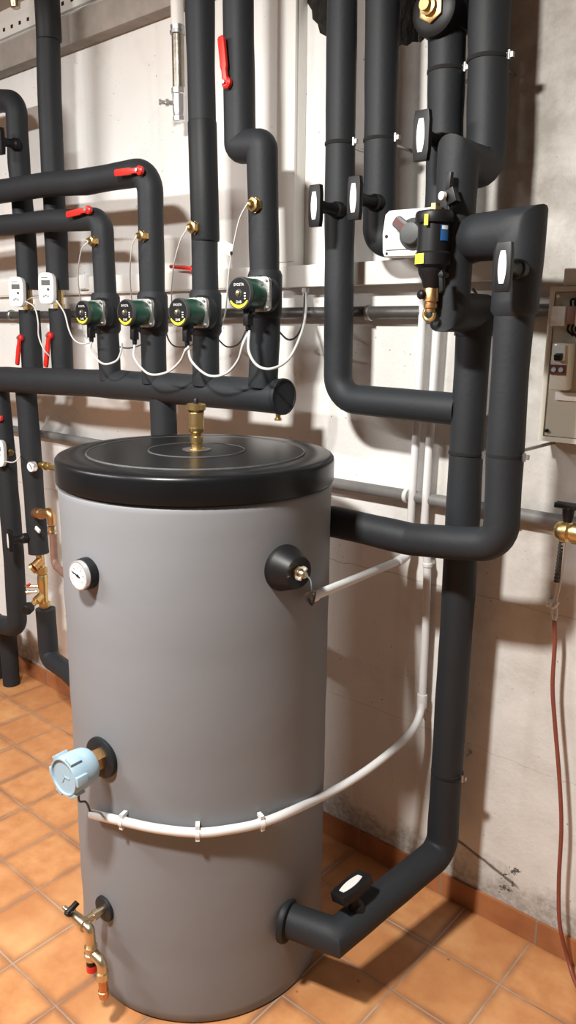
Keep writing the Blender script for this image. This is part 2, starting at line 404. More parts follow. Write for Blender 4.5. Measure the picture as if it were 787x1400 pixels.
b_ = MB().box(-5.19, -1.62, 1.775, 1.7899, 2.660, 2.712); struct('trim_5', b_, TRUNK)
ph = MB()
for k in range(30): ph.box(-3.3+k*.055, -3.285+k*.055, 1.7742, 1.7752, 2.680, 2.692)
struct('trim_6', ph, GAP)
ct = aty(21, 12, 1.60); tag(MB().lathe([(.010, 0), (.016, .004), (.018, .02), (.012, .03), (.012, 2.7595-ct.z)], ct, ZZ, 16).build('pipe_stub', NICKEL), 'small beige pipe end hanging from the ceiling at the top left corner', 'pipe')
# ================================================================== tank
tank = thing('storage_tank', TC, 'tall grey cylindrical hot water storage tank with black lid standing on the tiles', 'tank')
prof = [(.313, .002), (.3165, .006), (.317, .03)]
for i in range(25):
    z = .05+(1.235-.05)*i/24; prof.append((.3172+.0028*(i/24)+.0012*math.sin(i*1.9)*math.sin(i*.6), z))
prof += [(.3205, 1.243), (.318, 1.250), (.309, 1.2525)]
MB().lathe(prof, TC, ZZ, 96).build('tank_body', JACKET, tank, sharp=60)
lid = MB().lathe([(.318, 1.2535), (.3245, 1.2545), (.3255, 1.258), (.3255, 1.301), (.3245, 1.307), (.321, 1.3115), (.314, 1.3145), (.262, 1.3165), (.2595, 1.3150), (.256, 1.3150), (.2535, 1.3172), (.118, 1.319), (.1165, 1.3172), (.1135, 1.3172), (.112, 1.3192), (.05, 1.3195), (.0, 1.3195)], TC, ZZ, 96, closed=False).build('lid', LIDM, tank, sharp=40)
for rr in (.2545, .1130): MB().lathe([(rr-.0022, 1.3148), (rr-.0012, 1.3180+(.0022 if rr < .2 else 0)), (rr+.0012, 1.3180+(.0022 if rr < .2 else 0)), (rr+.0022, 1.3148)], TC, ZZ, 96, closed=False).build('ring', WORN, lid)
# brass air vent
av = V((TC.x, TC.y, 1.3195))
vent = MB().lathe([(.021, 0), (.021, .003), (.013, .004), (.013, .016), (.0155, .017), (.0155, .030), (.012, .032), (.0125, .040)], av, ZZ, 20).build('air_vent', BRASS, tank)
vb = [(.0125, .040), (.0175, .044), (.0185, .050)]
for i in range(6): vb += [(.0185, .052+i*.0065), (.0175, .055+i*.0065)]
vb += [(.0195, .092), (.0225, .094), (.0225, .106), (.020, .108), (.0, .108)]
MB().lathe(vb, av, ZZ, 24).build('vent_body', BRASS, vent)
MB().lathe([(.006, .108), (.006, .117), (.004, .120)], av, ZZ, 12).build('vent_cap', BLACK, vent)
MB().lathe([(.034, -.001), (.034, .0015)], av, ZZ, 24).build('rosette', STEEL, tank)
# thermometer
g0 = ontank(121, 783); gx = V((g0.x-TC.x, g0.y-TC.y, 0)).normalized()
th = MB().lathe([(.034, -.012), (.0345, .010), (.0335, .016), (.030, .018)], g0, gx, 36).build('thermometer', BLACK, tank)
gu = ZZ; gs = V((-gx.y, gx.x, 0)); gs = gu.cross(gx)
MB().lathe([(.0315, .014), (.0315, .027), (.0285, .028), (.0285, .026)], g0, gx, 36).build('bezel', CHROME, th)
gf = g0+gx*.0265
MB().lathe([(.0285, 0), (.0285, .0008)], gf, gx, 36).build('dial', DIAL, th)
nd = MB(); nd.prism([(-.020, -.0009), (.004, -.002), (.009, -.0015), (.009, .0015), (.004, .002), (-.020, .0009)], gf+gx*.0016, (gs*.94-gu*.3), (gu*.94+gs*.3), gx*.0008)
nd.lathe([(.0032, 0), (.0032, .002)], gf+gx*.001, gx, 12); nd.build('needle', GAP, th)
tk = MB()
for i in range(27):
    a = math.radians(-40+i*260/26); c, s_ = math.cos(a), math.sin(a); L_ = .005 if i % 5 == 0 else .0028
    p = gf+gx*.001+(gs*c+gu*s_)*(.0255-L_/2); r_ = gs*c+gu*s_; t_ = gx.cross(r_)
    tk.obox(p, r_*L_/2, t_*.0004, gx*.0003)
for i, tx in enumerate(('0', '20', '40', '60', '80', '100', '120')):
    a = math.radians(220-i*260/6); tk.text(tx, gf+(gs*math.cos(a)+gu*math.sin(a))*.0172, gs, gu, .0055, .0012)
tk.text('°C', gf-gu*.012, gs, gu, .007, .0012)
tk.build('scale', GREY, th)
# sensor plug at right
p0 = ontank(388, 776); pn = V((p0.x-TC.x, p0.y-TC.y, 0)).normalized()
pl = MB().lathe([(.050, -.010), (.051, .004), (.049, .009), (.0365, .044), (.034, .048), (.031, .047), (.0, .042)], p0, pn, 40).build('sensor_plug', BLACK, tank)
f_ = MB().lathe([(.015, .04), (.015, .050), (.012, .051)], p0, pn, 6).lathe([(.010, .05), (.011, .058), (.008, .066), (.003, .069)], p0, pn, 16)
f_.build('plug_fitting', NICKEL, pl)
for dx, dz in ((.008, .010), (-.008, -.009), (.010, -.004)): MB().lathe([(.004, .05), (.005, .056), (.003, .062)], p0+V((-pn.y, pn.x, 0))*dx+ZZ*dz, pn, 10).build('screw', CHROME, pl)
ce = ontank(421, 818, TR+.03)
wq = p0+pn*.066
MB().tube(spline([wq, wq+pn*.018+ZZ*-.006, wq+pn*.024+ZZ*-.03, ce+V((.02, 0, .02)), ce+V((.012, .0, -.012)), ce]), .0022, 8).build('sensor_wire', GREY, pl)
# light blue capped fitting
h0 = ontank(139, 1035); hn = V((h0.x-TC.x, h0.y-TC.y, 0)).normalized()
fl = MB().lathe([(.046, -.008), (.048, .0), (.047, .006), (.036, .010), (.024, .008), (.0, .006)], h0, hn, 36).build('flange', FOAM2, tank); fl['label'] = 'black rubber flange behind the pale blue cap'
cap_c = h0+hn*.022
MB().lathe([(.026, -.02), (.026, .006)], cap_c, hn, 6).lathe([(.022, .004), (.022, .018)], cap_c, hn, 24).build('brass_nut', BRONZE, tank)
ce0 = atx(83, 1053, h0.x); Lc = (ce0-cap_c).dot(hn)
cp = MB().lathe([(.028, .010), (.036, .013), (.041, .022), (.043, .035), (.0445, .055), (.0445, Lc-.006), (.042, Lc), (.039, Lc), (.038, Lc-.004), (.0, Lc-.004)], cap_c, hn, 48).build('protective_cap', PALEBLUE, tank)
hu = ZZ; hs = hu.cross(hn)
for k in range(6):
    a = math.radians(25+60*k); r_ = hu*math.cos(a)+hs*math.sin(a); t_ = hn.cross(r_)
    MB().obox(cap_c+hn*(Lc-.015)+r_*.045, r_*.005, t_*.011, hn*.014).build('lug', PALEBLUE, cp, bevel=.002)
pr = MB()
for k in range(3):
    a = math.radians(90+120*k); r_ = hu*math.cos(a)+hs*math.sin(a); t_ = hn.cross(r_)
    pr.obox(cap_c+hn*(Lc-.004)+r_*.009, r_*.008, t_*.002, hn*.0012)
pr.build('embossed_mark', PALEBLUE, cp)
MB().tube(spline([cap_c+hn*.04-ZZ*.04, cap_c+hn*.045-ZZ*.075, cap_c+hn*.012-ZZ*.105+hs*-.02, ontank(124, 1112, TR+.012)]), .0025, 8).build('heater_wire', GREY, tank)
# drain tap with elbow, safety valve and copper spout
d0 = ontank(143, 1242); dn = V((d0.x-TC.x, d0.y-TC.y, 0)).normalized()
ro = MB().lathe([(.030, -.008), (.0315, .0), (.030, .005), (.020, .006), (.0, .006)], d0, dn, 32).build('rosette', FOAM2, tank)
DY = d0.y-.062; tz = d0.z
dr = MB().lathe([(.0095, -.002), (.0095, .02), (.012, .021), (.012, .034), (.0095, .036), (.0095, .062)], d0, dn, 20).build('drain_tap', NICKEL, tank)
tc_ = V((d0.x, DY, tz))
q1 = aty(88, 1242, DY); q2 = aty(116, 1267, DY); ex = XX
xl, xr = q1.x, q2.x
tb = MB().lathe([(.006, 0), (.006, .012), (.009, .013), (.0085, .022), (.013, .024), (.013, .030), (.011, .032), (.0125, .05), (.0125, xr-xl-.01), (.0155, xr-xl-.008), (.0155, xr-xl+.004), (.010, xr-xl+.005)], V((xl, DY, tz)), ex, 20)
tb.build('tap_body', NICKEL, dr)
lv = MB(); lc = V((xl+.035, DY-.012, tz+.012)); lv.lathe([(.007, -.008), (.007, .008)], lc, V((0, -.6, .8)), 14)
lv.obox(lc+V((.004, .010, .012)), V((.005, 0, 0)), V((0, .014, .006)), V((0, -.003, .005))); lv.build('tap_lever', BLACK, dr, bevel=.002)
xe = xr+.020
dy2 = DY
pe = [V((xr, dy2, tz)), V((xe, dy2, tz)), V((xe, dy2, tz-.055))]
MB().tube(fillet(pe, .014), .0115, 18).build('elbow', NICKEL, dr)
sv = V((xe, dy2, tz-.045))
MB().lathe([(.015, 0), (.0155, -.004), (.0135, -.007), (.014, -.016), (.0165, -.018), (.0165, -.028), (.014, -.031), (.014, -.036)], sv, ZZ, 20).build('safety_valve', NICKEL, dr)
MB().lathe([(.0125, -.036), (.0125, -.049)], sv, ZZ, 18).build('valve_cap', BLACK, dr)
MB().lathe([(.013, -.049), (.013, -.066), (.011, -.068)], sv, ZZ, 18).build('red_cap', RED, dr)
a0 = sv+V((.005, 0, -.018)); a1 = a0+V((.036, 0, 0))
MB().tube(fillet([a0, a1, a1-ZZ*.045], .014), .012, 18).lathe([(.0145, -.028), (.0145, -.045)], a1, ZZ, 18).build('spout_elbow', NICKEL, dr)
zb = max(.014, aty(148, 1369, dy2).z)
MB().lathe([(.0105, 0), (.0105, zb-(a1.z-.04)+.02), (.0125, zb-(a1.z-.04)+.019), (.0125, zb-(a1.z-.04)+.012), (.010, zb-(a1.z-.04))], a1-ZZ*.04, ZZ, 18).build('copper_spout', COPPER, dr)

# ================================================================== collector and risers
YC = 1.565
cl = left_(-60, 513.5, YC); cr = aty(388, 542.5, YC)
col_ = thing('collector_pipe', (cl+cr)/2, 'thick level black collector pipe with round closed end, under the pump risers', 'pipe')
foam('insulation', [cl, aty(150, 525, YC), cr], .0465, 0, col_)
dcr = (cr-aty(150, 525, YC)).normalized()
MB().lathe([(.0475, -.012), (.0485, -.004), (.0475, .002), (.043, .0025), (.042, -.002), (.0, -.002)], cr, dcr, 32).build('end_cap', FOAM2, col_)
MB().lathe([(.007, 0), (.007, -.012), (.010, -.013), (.010, -.019)], V((cr.x-.02, YC, cr.z-.045)), ZZ, 12).build('drain_plug', BRASS, col_)

YB = 1.628
ra = thing('riser_pipe', aty(44, 510, YB), 'black insulated riser pipe bending in from the left edge at its top', 'pipe')
foam('upper_insulation', [left_(-40, 132, YB), aty(0, 138, YB), aty(22, 139, YB), aty(26, 225, YB), aty(35.5, 335, YB), aty(38.5, 396, YB)], .0375, .05, ra, seed=2)
foam('lower_insulation', [aty(40, 424, YB), aty(45, 515, YB)], .0385, 0, ra, seed=3)
MB().lathe([(.016, 0), (.016, .012), (.021, .013), (.021, .03), (.016, .031), (.016, .09)], aty(40, 428, YB), ZZ, 8).build('brass_union', BRASS, ra)
pv = aty(28, 462, YB-.045); lever(ra, pv, aty(25, 499, YB-.048), .0095, NY)
thandle(ra, aty(20, 197, YB-.034), NY, ZZ, .085, .034, .045)
rb = thing('riser_pipe', aty(85, 510, YB), 'straight black insulated riser from the ceiling behind the two crossing pipes at left', 'pipe')
foam('upper_insulation', [top_(63, -60, YB), aty(65, 20, YB), aty(67.7, 132, YB), aty(72, 231, YB), aty(77, 332, YB), aty(79, 396, YB)], .0385, 0, rb, seed=4)
foam('lower_insulation', [aty(81.5, 422, YB), aty(86.5, 518, YB)], .0385, 0, rb, seed=5)
MB().lathe([(.0395, -.07), (.0405, -.068), (.0405, .068), (.0395, .07)], aty(65.5, 23, YB), ZZ, 28).build('tape_band', FOAM2, rb)
MB().lathe([(.016, 0), (.016, .012), (.021, .013), (.021, .03), (.016, .031), (.016, .09)], aty(81.5, 428, YB), ZZ, 8).build('brass_union', BRASS, rb)
lever(rb, aty(68, 459, YB-.045), aty(64, 502, YB-.048), .0105, NY)
YR = 1.55
def riser(label, pts, r, R, seed, name='riser_pipe'):
    t = thing(name, pts[-1], label, 'pipe'); foam('insulation', pts, r, R, t, seed=seed); return t
r1 = riser('lower crossing black pipe with red lever, bending down to the leftmost pump', [left_(-45, 315, YR), aty(0, 309, YR), aty(66, 302, YR), aty(105, 301, YR), aty(139, 299, YR), aty(141, 340, YR), aty(144, 400, YR), aty(151, 520, YR)], .0345, .05, 6)
r2 = riser('upper crossing black pipe with red lever, bending down to the second pump from left', [left_(-45, 268, YR), aty(0, 262, YR), aty(66, 252, YR), aty(115, 249, YR), aty(160, 241, YR), aty(205, 233.5, YR), aty(206, 300, YR), aty(208, 398, YR), aty(211, 524, YR)], .038, .06, 7)
r3 = riser('straight black insulated riser pipe from ceiling to the third pump from the left', [top_(272, -60, YR), aty(274, 60, YR), aty(277, 200, YR), aty(279.5, 332, YR), aty(281, 431, YR), aty(281.5, 527, YR)], .0375, 0, 8)
r4 = riser('black insulated riser with sideways jog and upright red lever, above the rightmost pump', [top_(324, -60, YR), aty(326, 60, YR), aty(328, 200.5, YR), aty(358, 199.5, YR), aty(360, 299, YR), aty(362, 400, YR), aty(362, 464, YR), aty(359, 529, YR)], .0395, .012, 9)
lever(r1, aty(121, 287, YR-.042), aty(93, 294, YR-.045), .0095)
lever(r2, aty(191, 233, YR-.045), aty(159, 237, YR-.048), .0095)
lever(r4, aty(310, 113, YR-.048), aty(304, 50, YR-.05), .0105)
def sleeve(par, p, a, b_, r, Y):   # darker wrapped band on a riser
    z0 = aty(*a, Y); z1 = aty(*b_, Y)
    MB().lathe([(r*.99, 0), (r*1.03, .006), (r*1.03, (z0-z1).length-.006), (r*.99, (z0-z1).length)], z1, (z0-z1), 28).build('tape_band', FOAM2, par)
sleeve(r3, None, (276.3, 166), (281, 330), .0375, YR)
# collector-side thicker shells behind the pumps are built with the pumps
stub = thing('return_pipe', aty(226, 600, 1.57), 'short black insulated pipe dropping from the collector behind the tank lid', 'pipe')
s1 = aty(225, 640, 1.57); foam('insulation', [aty(222.5, 545, 1.57), aty(224, 585, 1.57), s1], .040, .05, stub, seed=11)
foam('tail', [s1+ZZ*.02, V((s1.x, 1.63, 1.02)), V((s1.x+.05, 1.63, .86)), V((s1.x+.12, 1.56, .82)), V((TC.x-.12, 1.50, .82))], .036, .05, stub, seed=12)

# ------------------------------------------------------------------ pumps
def pump(rx, ry, fx, fy, r, label):
    Xr = aty(rx, ry, YR).x; X = Xr+.024; r *= .90; face = atx(fx, fy, X); zc = face.z; Yf = face.y
    base = V((X, YR, zc)); axis_ = V((Xr, YR, zc))
    t = thing('circulation_pump', base, label, 'pump', None)
    # black shell around the pump volute on the riser
    MB().lathe([(.038, -.062), (.0445, -.05), (.0450, .05), (.040, .062)], axis_, ZZ, 28).build('insulation_shell', FOAM, t)
    ln = YR-Yf
    MB().lathe([(.046, .020), (.047, .025), (.047, .044), (.045, .0475)], base, NY, 28).build('pump_shell', FOAM2, t)
    rr_ = r*1.10; pts = []
    for cx, cz, a0 in ((1, 1, 0), (-1, 1, 90), (-1, -1, 180), (1, -1, 270)):
        for k in range(4):
            a = math.radians(a0+30*k); pts.append((cx*rr_*.62+math.cos(a)*rr_*.36, cz*rr_*.62+math.sin(a)*rr_*.36))
    fl = MB().prism(pts, base+NY*.047, XX, ZZ, NY*.010).build('flange_plate', ALU, t, bevel=.001)
    for cx in (-1, 1):
        for cz in (-1, 1): MB().lathe([(.004, 0), (.004, .006)], base+NY*.056+V((cx*rr_*.76, 0, cz*rr_*.76)), NY, 8).build('bolt', STEEL, fl)
    MB().lathe([(r*.90, .055), (r*.95, .063), (r*.97, ln-.014), (r*.93, ln-.012)], base, NY, 36).build('motor_housing', GREEN, t)
    rg = MB().lathe([(r*.95, ln-.013), (r*1.01, ln-.011), (r*1.01, ln-.003), (r*.98, ln), (r*.93, ln), (r*.92, ln-.002), (0, ln-.002)], base, NY, 40).build('face_ring', GREY, t)
    fc = base+NY*ln
    dk = MB().lathe([(r*.92, -.002), (r*.92, .0004), (0, .0004)], fc, NY, 40).build('face_plate', BLACK, t)
    arc = []; n = 18
    for k in range(n+1): a = math.radians(210+120*k/n); arc.append((math.cos(a)*r*.90, math.sin(a)*r*.90))
    for k in range(n, -1, -1): a = math.radians(210+120*k/n); wd = .10+.10*math.sin(math.pi*k/n); arc.append((math.cos(a)*r*(.90-wd), math.sin(a)*r*(.90-wd)))
    MB().prism(arc, fc+NY*.0003, XX, ZZ, NY*.0006).build('yellow_arc', YELLOW, dk)
    kn = MB().lathe([(r*.26, 0), (r*.26, .0008)], fc+NY*.0004, NY, 20).build('dial_recess', GREY, dk)
    MB().lathe([(r*.17, 0), (r*.16, .006), (r*.10, .007)], fc+NY*.001, NY, 18).build('selector_knob', NICKEL, dk)
    tx = MB().text('EVOSTA', fc+ZZ*r*.52, XX, ZZ, r*.24, .0008).text('DAB', fc-ZZ*r*.52, XX, ZZ, r*.24, .0008)
    for k in range(3): tx.obox(fc+NY*.0006+V((r*.52, 0, r*(-.1-.16*k+.1))), XX*r*.07, NY*.0004, ZZ*r*.04)
    tx.build('lettering', PAPER, dk)
    # black plug under the face
    c0 = fc+V((r*.15, .03, -r*.95)); b_ = MB()
    b_.obox(c0-ZZ*.006, XX*.010, V((0, .012, 0)), ZZ*.012); b_.obox(c0+V((0, -.004, -.026)), XX*.0085, V((0, .010, 0)), ZZ*.014)
    b_.obox(c0+V((.016, 0, -.010)), XX*.008, V((0, .004, 0)), ZZ*.004)
    b_.lathe([(.0075, 0), (.006, -.016)], c0+V((0, -.004, -.038)), ZZ, 12)
    b_.build('power_plug', BLACK, t, bevel=.0015)
    return c0+V((0, -.004, -.052)), fc
c1, f1 = pump(145, 430, 112, 427.5, .040, 'leftmost green circulation pump with round black face and yellow arc')
c2, f2p = pump(209, 430, 171, 427.5, .041, 'second green circulation pump from the left')
c3, f3 = pump(281, 430, 243, 427, .0415, 'third green circulation pump from the left, under the straight ceiling riser')
c4, f4 = pump(362, 403, 326.5, 401, .044, 'rightmost and highest green circulation pump, beside the vertical trunking')
def cable(name, pts, r, m, label, cat='cable', group=None):
    return tag(MB().tube(spline(pts), r, 10).build(name, m, sharp=60), label, cat, group)
cable('power_cable', [c1, aty(124, 480, 1.44), aty(140, 497, 1.45), aty(158, 494, 1.47), aty(165, 482, 1.51), aty(167, 470, 1.59)], .0032, LGREY, 'short pale cable looping right from the plug of the leftmost pump')
cable('power_cable', [c2, aty(184, 490, 1.44), aty(203, 511, 1.45), aty(228, 509, 1.45), aty(246, 494, 1.45), aty(254, 478, 1.44), c3+V((.006, .004, -.008))], .0034, LGREY, 'pale cable loop hanging between the second and third pumps')
cable('power_cable', [c3+V((.003, 0, .0)), aty(262, 494, 1.44), aty(284, 513, 1.45), aty(308, 511, 1.45), aty(325, 493, 1.44), aty(332, 470, 1.43), c4+V((-.004, .004, -.006))], .0034, LGREY, 'pale cable loop hanging between the third and rightmost pumps')
cable('power_cable', [c4+V((.004, 0, 0)), aty(340, 480, 1.44), aty(352, 500, 1.45), aty(372, 504, 1.47), aty(395, 490, 1.53), aty(412, 455, 1.61), aty(418, 425, 1.72), aty(418.5, 400, 1.745)], .0036, LGREY, 'pale cable loop from the rightmost pump up to the trunking')
cable('control_cable', [aty(380, 452, 1.61), aty(393, 464, 1.70), aty(405, 460, 1.72), aty(414, 440, 1.735), aty(416.5, 401, 1.745)], .0028, GREY, 'dark thin cable hanging behind the rightmost pump riser up to the trunking gland')
cable('control_cable', [aty(225, 428, 1.7), aty(228, 458, 1.7), aty(238, 473, 1.7), aty(258, 473, 1.7), aty(275, 462, 1.7)], .0024, GREY, 'thin dark cable on the wall between the second and third risers')
cable('control_cable', [aty(296, 462, 1.7), aty(310, 474, 1.7), aty(326, 470, 1.7), aty(336, 452, 1.7), aty(345, 440, 1.7)], .0024, GREY, 'thin dark cable on the wall between the third and fourth risers')
cable('control_cable', [aty(150, 445, 1.68), aty(158, 470, 1.7), aty(175, 476, 1.7), aty(195, 470, 1.7), aty(207, 455, 1.7)], .0024, GREY, 'thin dark cable on the wall between the first and second pump risers')
MB_ = MB().lathe([(.010, 0), (.010, -.012), (.0075, -.014), (.0075, -.024)], aty(417.5, 394, 1.755), ZZ, 8)
tag(MB_.build('cable_gland', CONDUIT), 'small pale cable gland under the horizontal trunking', 'cable gland')
# ------------------------------------------------------------------ sensor pockets with capillary wires
def sensor(x, y, par, Yp, wire, r=.011):
    p = aty(x, y, Yp-.036); s = MB().lathe([(r*1.35, -.006), (r*1.4, .003)], p, NY, 6).lathe([(r*1.1, .003), (r*1.1, .007), (r*1.35, .008), (r*1.35, .016), (r*.8, .018), (r*.6, .028), (r*.3, .031)], p, NY, 6)
    s.build('sensor_pocket', BRASS, par)
    MB().tube(spline([p+NY*.030]+[aty(*q) for q in wire]), .0019, 8).build('capillary_wire', LGREY, par)
    return p
sensor(129, 330, r1, YR, [(120, 331, 1.480), (112, 340, 1.480), (108, 360, 1.500), (107, 385, 1.550), (110, 410, 1.610), (112, 428, 1.70), (114, 455, 1.71), (125, 468, 1.69)])
sensor(197, 323, r2, YR, [(186, 324, 1.480), (181, 335, 1.480), (178, 360, 1.500), (178, 385, 1.550), (180, 410, 1.610), (182, 440, 1.7)])
sensor(267, 311.5, r3, YR, [(254, 315, 1.480), (246, 330, 1.480), (238, 360, 1.500), (235, 385, 1.550), (234.5, 405, 1.610), (235, 435, 1.7)], .0125)
sensor(350, 280.5, r4, YR, [(336, 282, 1.480), (327, 300, 1.480), (319, 335, 1.490), (313, 370, 1.500), (310, 405, 1.510), (307, 432, 1.550), (298, 458, 1.590), (292, 470, 1.610)], .0135)
tg = thing('paper_tag', aty(307, 339, 1.49), 'small white paper tag hanging on the thin wire left of the jogged riser', 'tag')
a, b2, c, d = aty(301, 326, 1.48), aty(319, 335, 1.50), aty(314, 350, 1.50), aty(300, 340, 1.48)
n_ = (b2-a).cross(d-a).normalized()*.0006
MB().add([a, b2, c, d, a+n_, b2+n_, c+n_, d+n_], [(3, 2, 1, 0), (4, 5, 6, 7), (0, 1, 5, 4), (1, 2, 6, 5), (2, 3, 7, 6), (3, 0, 4, 7)]).build('tag_sheet', PAPER, tg)
MB().lathe([(.0035, -.004), (.0035, .004)], aty(316, 346, 1.49), ZZ, 10).build('tag_clip', BLACK, tg)
# ------------------------------------------------------------------ heat meters
def meter(x, y, Y, label, s=1.0):
    c = aty(x, y, Y); t = thing('heat_meter', c, label, 'meter'); n = V((.45, -.88, .05)).normalized(); u = V((-n.y, n.x, 0)).normalized(); v = n.cross(u)
    w_, h_ = .029*s, .052*s; pts = []
    for k in range(40):
        a = 2*math.pi*k/40; cx, sx = math.cos(a), math.sin(a); e = .5
        pts.append((w_*math.copysign(abs(cx)**e, cx), h_*math.copysign(abs(sx)**e, sx)))
    MB().prism(pts, c-n*.022, u, v, n*.022).build('housing', WHITE, t, bevel=.003)
    MB().obox(c+v*.018*s+u*.0, u*.016*s, v*.0085*s, n*.001).build('display', SCREEN, t)
    MB().lathe([(.0045, 0), (.0045, .002)], c+v*-.004*s+u*.009*s, n, 12).build('button', GREY, t)
    mk = MB()
    for k in range(3): mk.obox(c-v*(.024+.003*(k != 1))*s+u*(-.008+.008*k)*s, u*.0018, v*.003, n*.0008)
    mk.obox(c+v*.035*s-u*.004*s, u*.012, v*.0012, n*.0007); mk.build('markings', GREY, t)
    MB().obox(c-n*.034, u*.022*s, v*.036*s, n*.013).build('back_box', BLACK, t, bevel=.003)
    return c, n
mA, nA = meter(21.5, 399, 1.55, 'white heat meter on the leftmost riser pipe')
mB, nB = meter(62.5, 394, 1.55, 'white heat meter on the second riser pipe from the left')
cable('meter_cable', [aty(35, 412, 1.56), aty(47, 420, 1.55), aty(52, 440, 1.54), aty(53, 460, 1.54), aty(60, 478, 1.54), aty(69, 488, 1.56)], .0026, LGREY, 'pale cable hanging from the left heat meter to the second riser')
cable('meter_cable', [aty(77, 411, 1.55), aty(88, 428, 1.53), aty(94, 450, 1.52), aty(101, 464, 1.50), aty(112, 470, 1.48), c1+V((-.002, .006, .0))], .0026, LGREY, 'pale cable hanging from the second heat meter to the leftmost pump')
cable('meter_cable', [aty(36, 411, 1.59), aty(44, 407, 1.59), aty(53, 406, 1.58)], .0022, LGREY, 'short pale cable between the two heat meters')

# ================================================================== right-hand pipe group
YV = 1.66
P1 = thing('insulated_pipe', aty(463, 545, YV), 'black insulated pipe just right of the cream vertical trunking, bending right low down', 'pipe')
k1 = aty(461.5, 544, YV); Ve = aty(646, 474, YV)
foam('insulation', [top_(467, -60, YV), aty(465.5, 150, YV), aty(463.7, 352, YV), k1, V((aty(644, 551, YV).x-.03, YV, k1.z-.004))], .0375, .062, P1, seed=21)
clamp(P1, aty(465, 197, YV), ZZ, .0375)
thandle(P1, aty(459, 287, YV-.037), NY, ZZ, .095, .036, .072, .014)
P2 = thing('insulated_pipe', aty(518, 330, YV), 'black insulated pipe from the top that bends into the white actuator', 'pipe')
k2 = aty(518, 329, YV)
foam('insulation', [top_(519.5, -60, YV), aty(520, 192, YV), k2, V((aty(596, 327, YV).x, YV, k2.z))], .0395, .03, P2, seed=22)
clamp(P2, aty(519.5, 192, YV), ZZ, .0395)
thandle(P2, aty(512, 277, YV-.038), NY, ZZ, .095, .036, .072, .014)
P3 = thing('insulated_pipe', aty(605, 330, YV), 'black insulated pipe dropping from the brass nut to the actuator behind the filter', 'pipe')
foam('insulation', [top_(611, -60, YV), aty(611, 20, YV), aty(610, 98, YV), aty(606.5, 250, YV), V((aty(606.5, 250, YV).x, YV, k2.z))], .0415, 0, P3, seed=23)
bp_ = aty(611, 8, YV)
MB().lathe([(.03, -.065), (.048, -.055), (.056, -.03), (.058, 0), (.056, .04), (.048, .12)], bp_, ZZ, 32).build('insulation_shell', FOAM2, P3)
nb = MB().lathe([(.055, .02), (.052, .055), (.040, .062), (.0, .06)], V((bp_.x, YV, bp_.z-.022)), NY, 28).build('nozzle_collar', BLACK, P3)
MB().lathe([(.030, .055), (.030, .068), (.026, .070)], V((bp_.x, YV, bp_.z-.022)), NY, 6).lathe([(.018, .068), (.018, .082), (.012, .084), (.012, .095)], V((bp_.x, YV, bp_.z-.022)), NY, 16).build('brass_nut', BRASS, P3)
clamp(P3, aty(610, 98, YV), ZZ, .0415)
thandle(P3, aty(603, 195, YV-.04), NY, ZZ, .100, .039, .072, .014)
# pipe from the ceiling, stepping forward past the filter, then back to the wall and down to the tank foot
vx = aty(664, 200, YV).x
W1 = thing('insulated_pipe', aty(640, 600, YV), 'long black pipe stepping forward beside the filter, down to the low tank connection', 'pipe')
kt = V((vx, YV, atx(664, 232, vx).z)); ff = atx(626, 224, vx); kf = V((vx, ff.y, kt.z))
YF = kf.y
foam('upper_insulation', [top_(669.5, -60, YV), aty(668.5, 25, YV), aty(665.5, 180, YV), kt, kf+V((0, -.0, 0))], .0435, .04, W1, seed=24)
clamp(W1, aty(667, 82, YV), ZZ, .0435)
kb = atx(624, 427, vx); kb = V((vx, YF, kb.z)); kw = V((aty(648, 437, YV).x, YV, kb.z))
foam('front_insulation', [kf+V((0, .03, 0)), kf, kb, kw, kw-ZZ*.05], .0425, .0, W1, seed=25)
kz = aty(604, 1162, YV)
z1_ = ontank(392, 1258); tn = V((z1_.x-TC.x, z1_.y-TC.y, 0)).normalized()
kl = atz(459, 1281, z1_.z)
foam('lower_insulation', [kw+ZZ*.01, aty(646, 474, YV), aty(637, 618, YV), aty(626, 820, YV), aty(618, 937, YV), aty(610.5, 1054, YV), aty(606, 1118, YV), kz, kl, z1_-tn*.01], .0405, [0, 0, 0, 0, 0, 0, 0, .055, 0, 0], W1, seed=26)
clamp(W1, aty(637, 619, YV), ZZ, .0405)
clamp(W1, aty(611, 1055, YV), ZZ, .0405)
MB().lathe([(.052, -.006), (.053, .002), (.050, .008), (.044, .010)], z1_, (kl-z1_), 32).build('rubber_rosette', FOAM2, W1)
dl = (kz-kl).normalized(); hp = kl.lerp(kz, .17)
thandle(W1, hp+V((0, 0, .040)), V((-.25, -.1, 1)), dl*1, .10, .052, .038, .022)
# return pipe with fat elbow
Y5 = 1.53
P5 = thing('insulated_pipe', aty(684, 746, Y5), 'black pipe with fat top elbow at right, bending left behind the tank lower down', 'pipe')
e1 = aty(711, 319, Y5); e0 = V((vx-.02, Y5+.03, e1.z))
foam('valve_shell', [V((vx-.03, YV-.02, e1.z)), V((vx+.05, Y5+.02, e1.z)), e1, aty(703, 425, Y5), aty(702, 436, Y5)], [.048, .048, .049, .048, .036], .0, P5, seed=31)
foam('insulation', [aty(703, 425, Y5), aty(697, 507, Y5), aty(690, 618, Y5), aty(684, 744, Y5), aty(630, 743, Y5), aty(560, 737, Y5), aty(457, 713, 1.50), V((TC.x+.12, 1.44, aty(457, 713, 1.50).z))], .0385, .06, P5, seed=32)
clamp(P5, aty(690, 622, Y5), ZZ, .0385)
thandle(P5, aty(706, 368, Y5-.045), NY, ZZ, .090, .034, .050, .012)
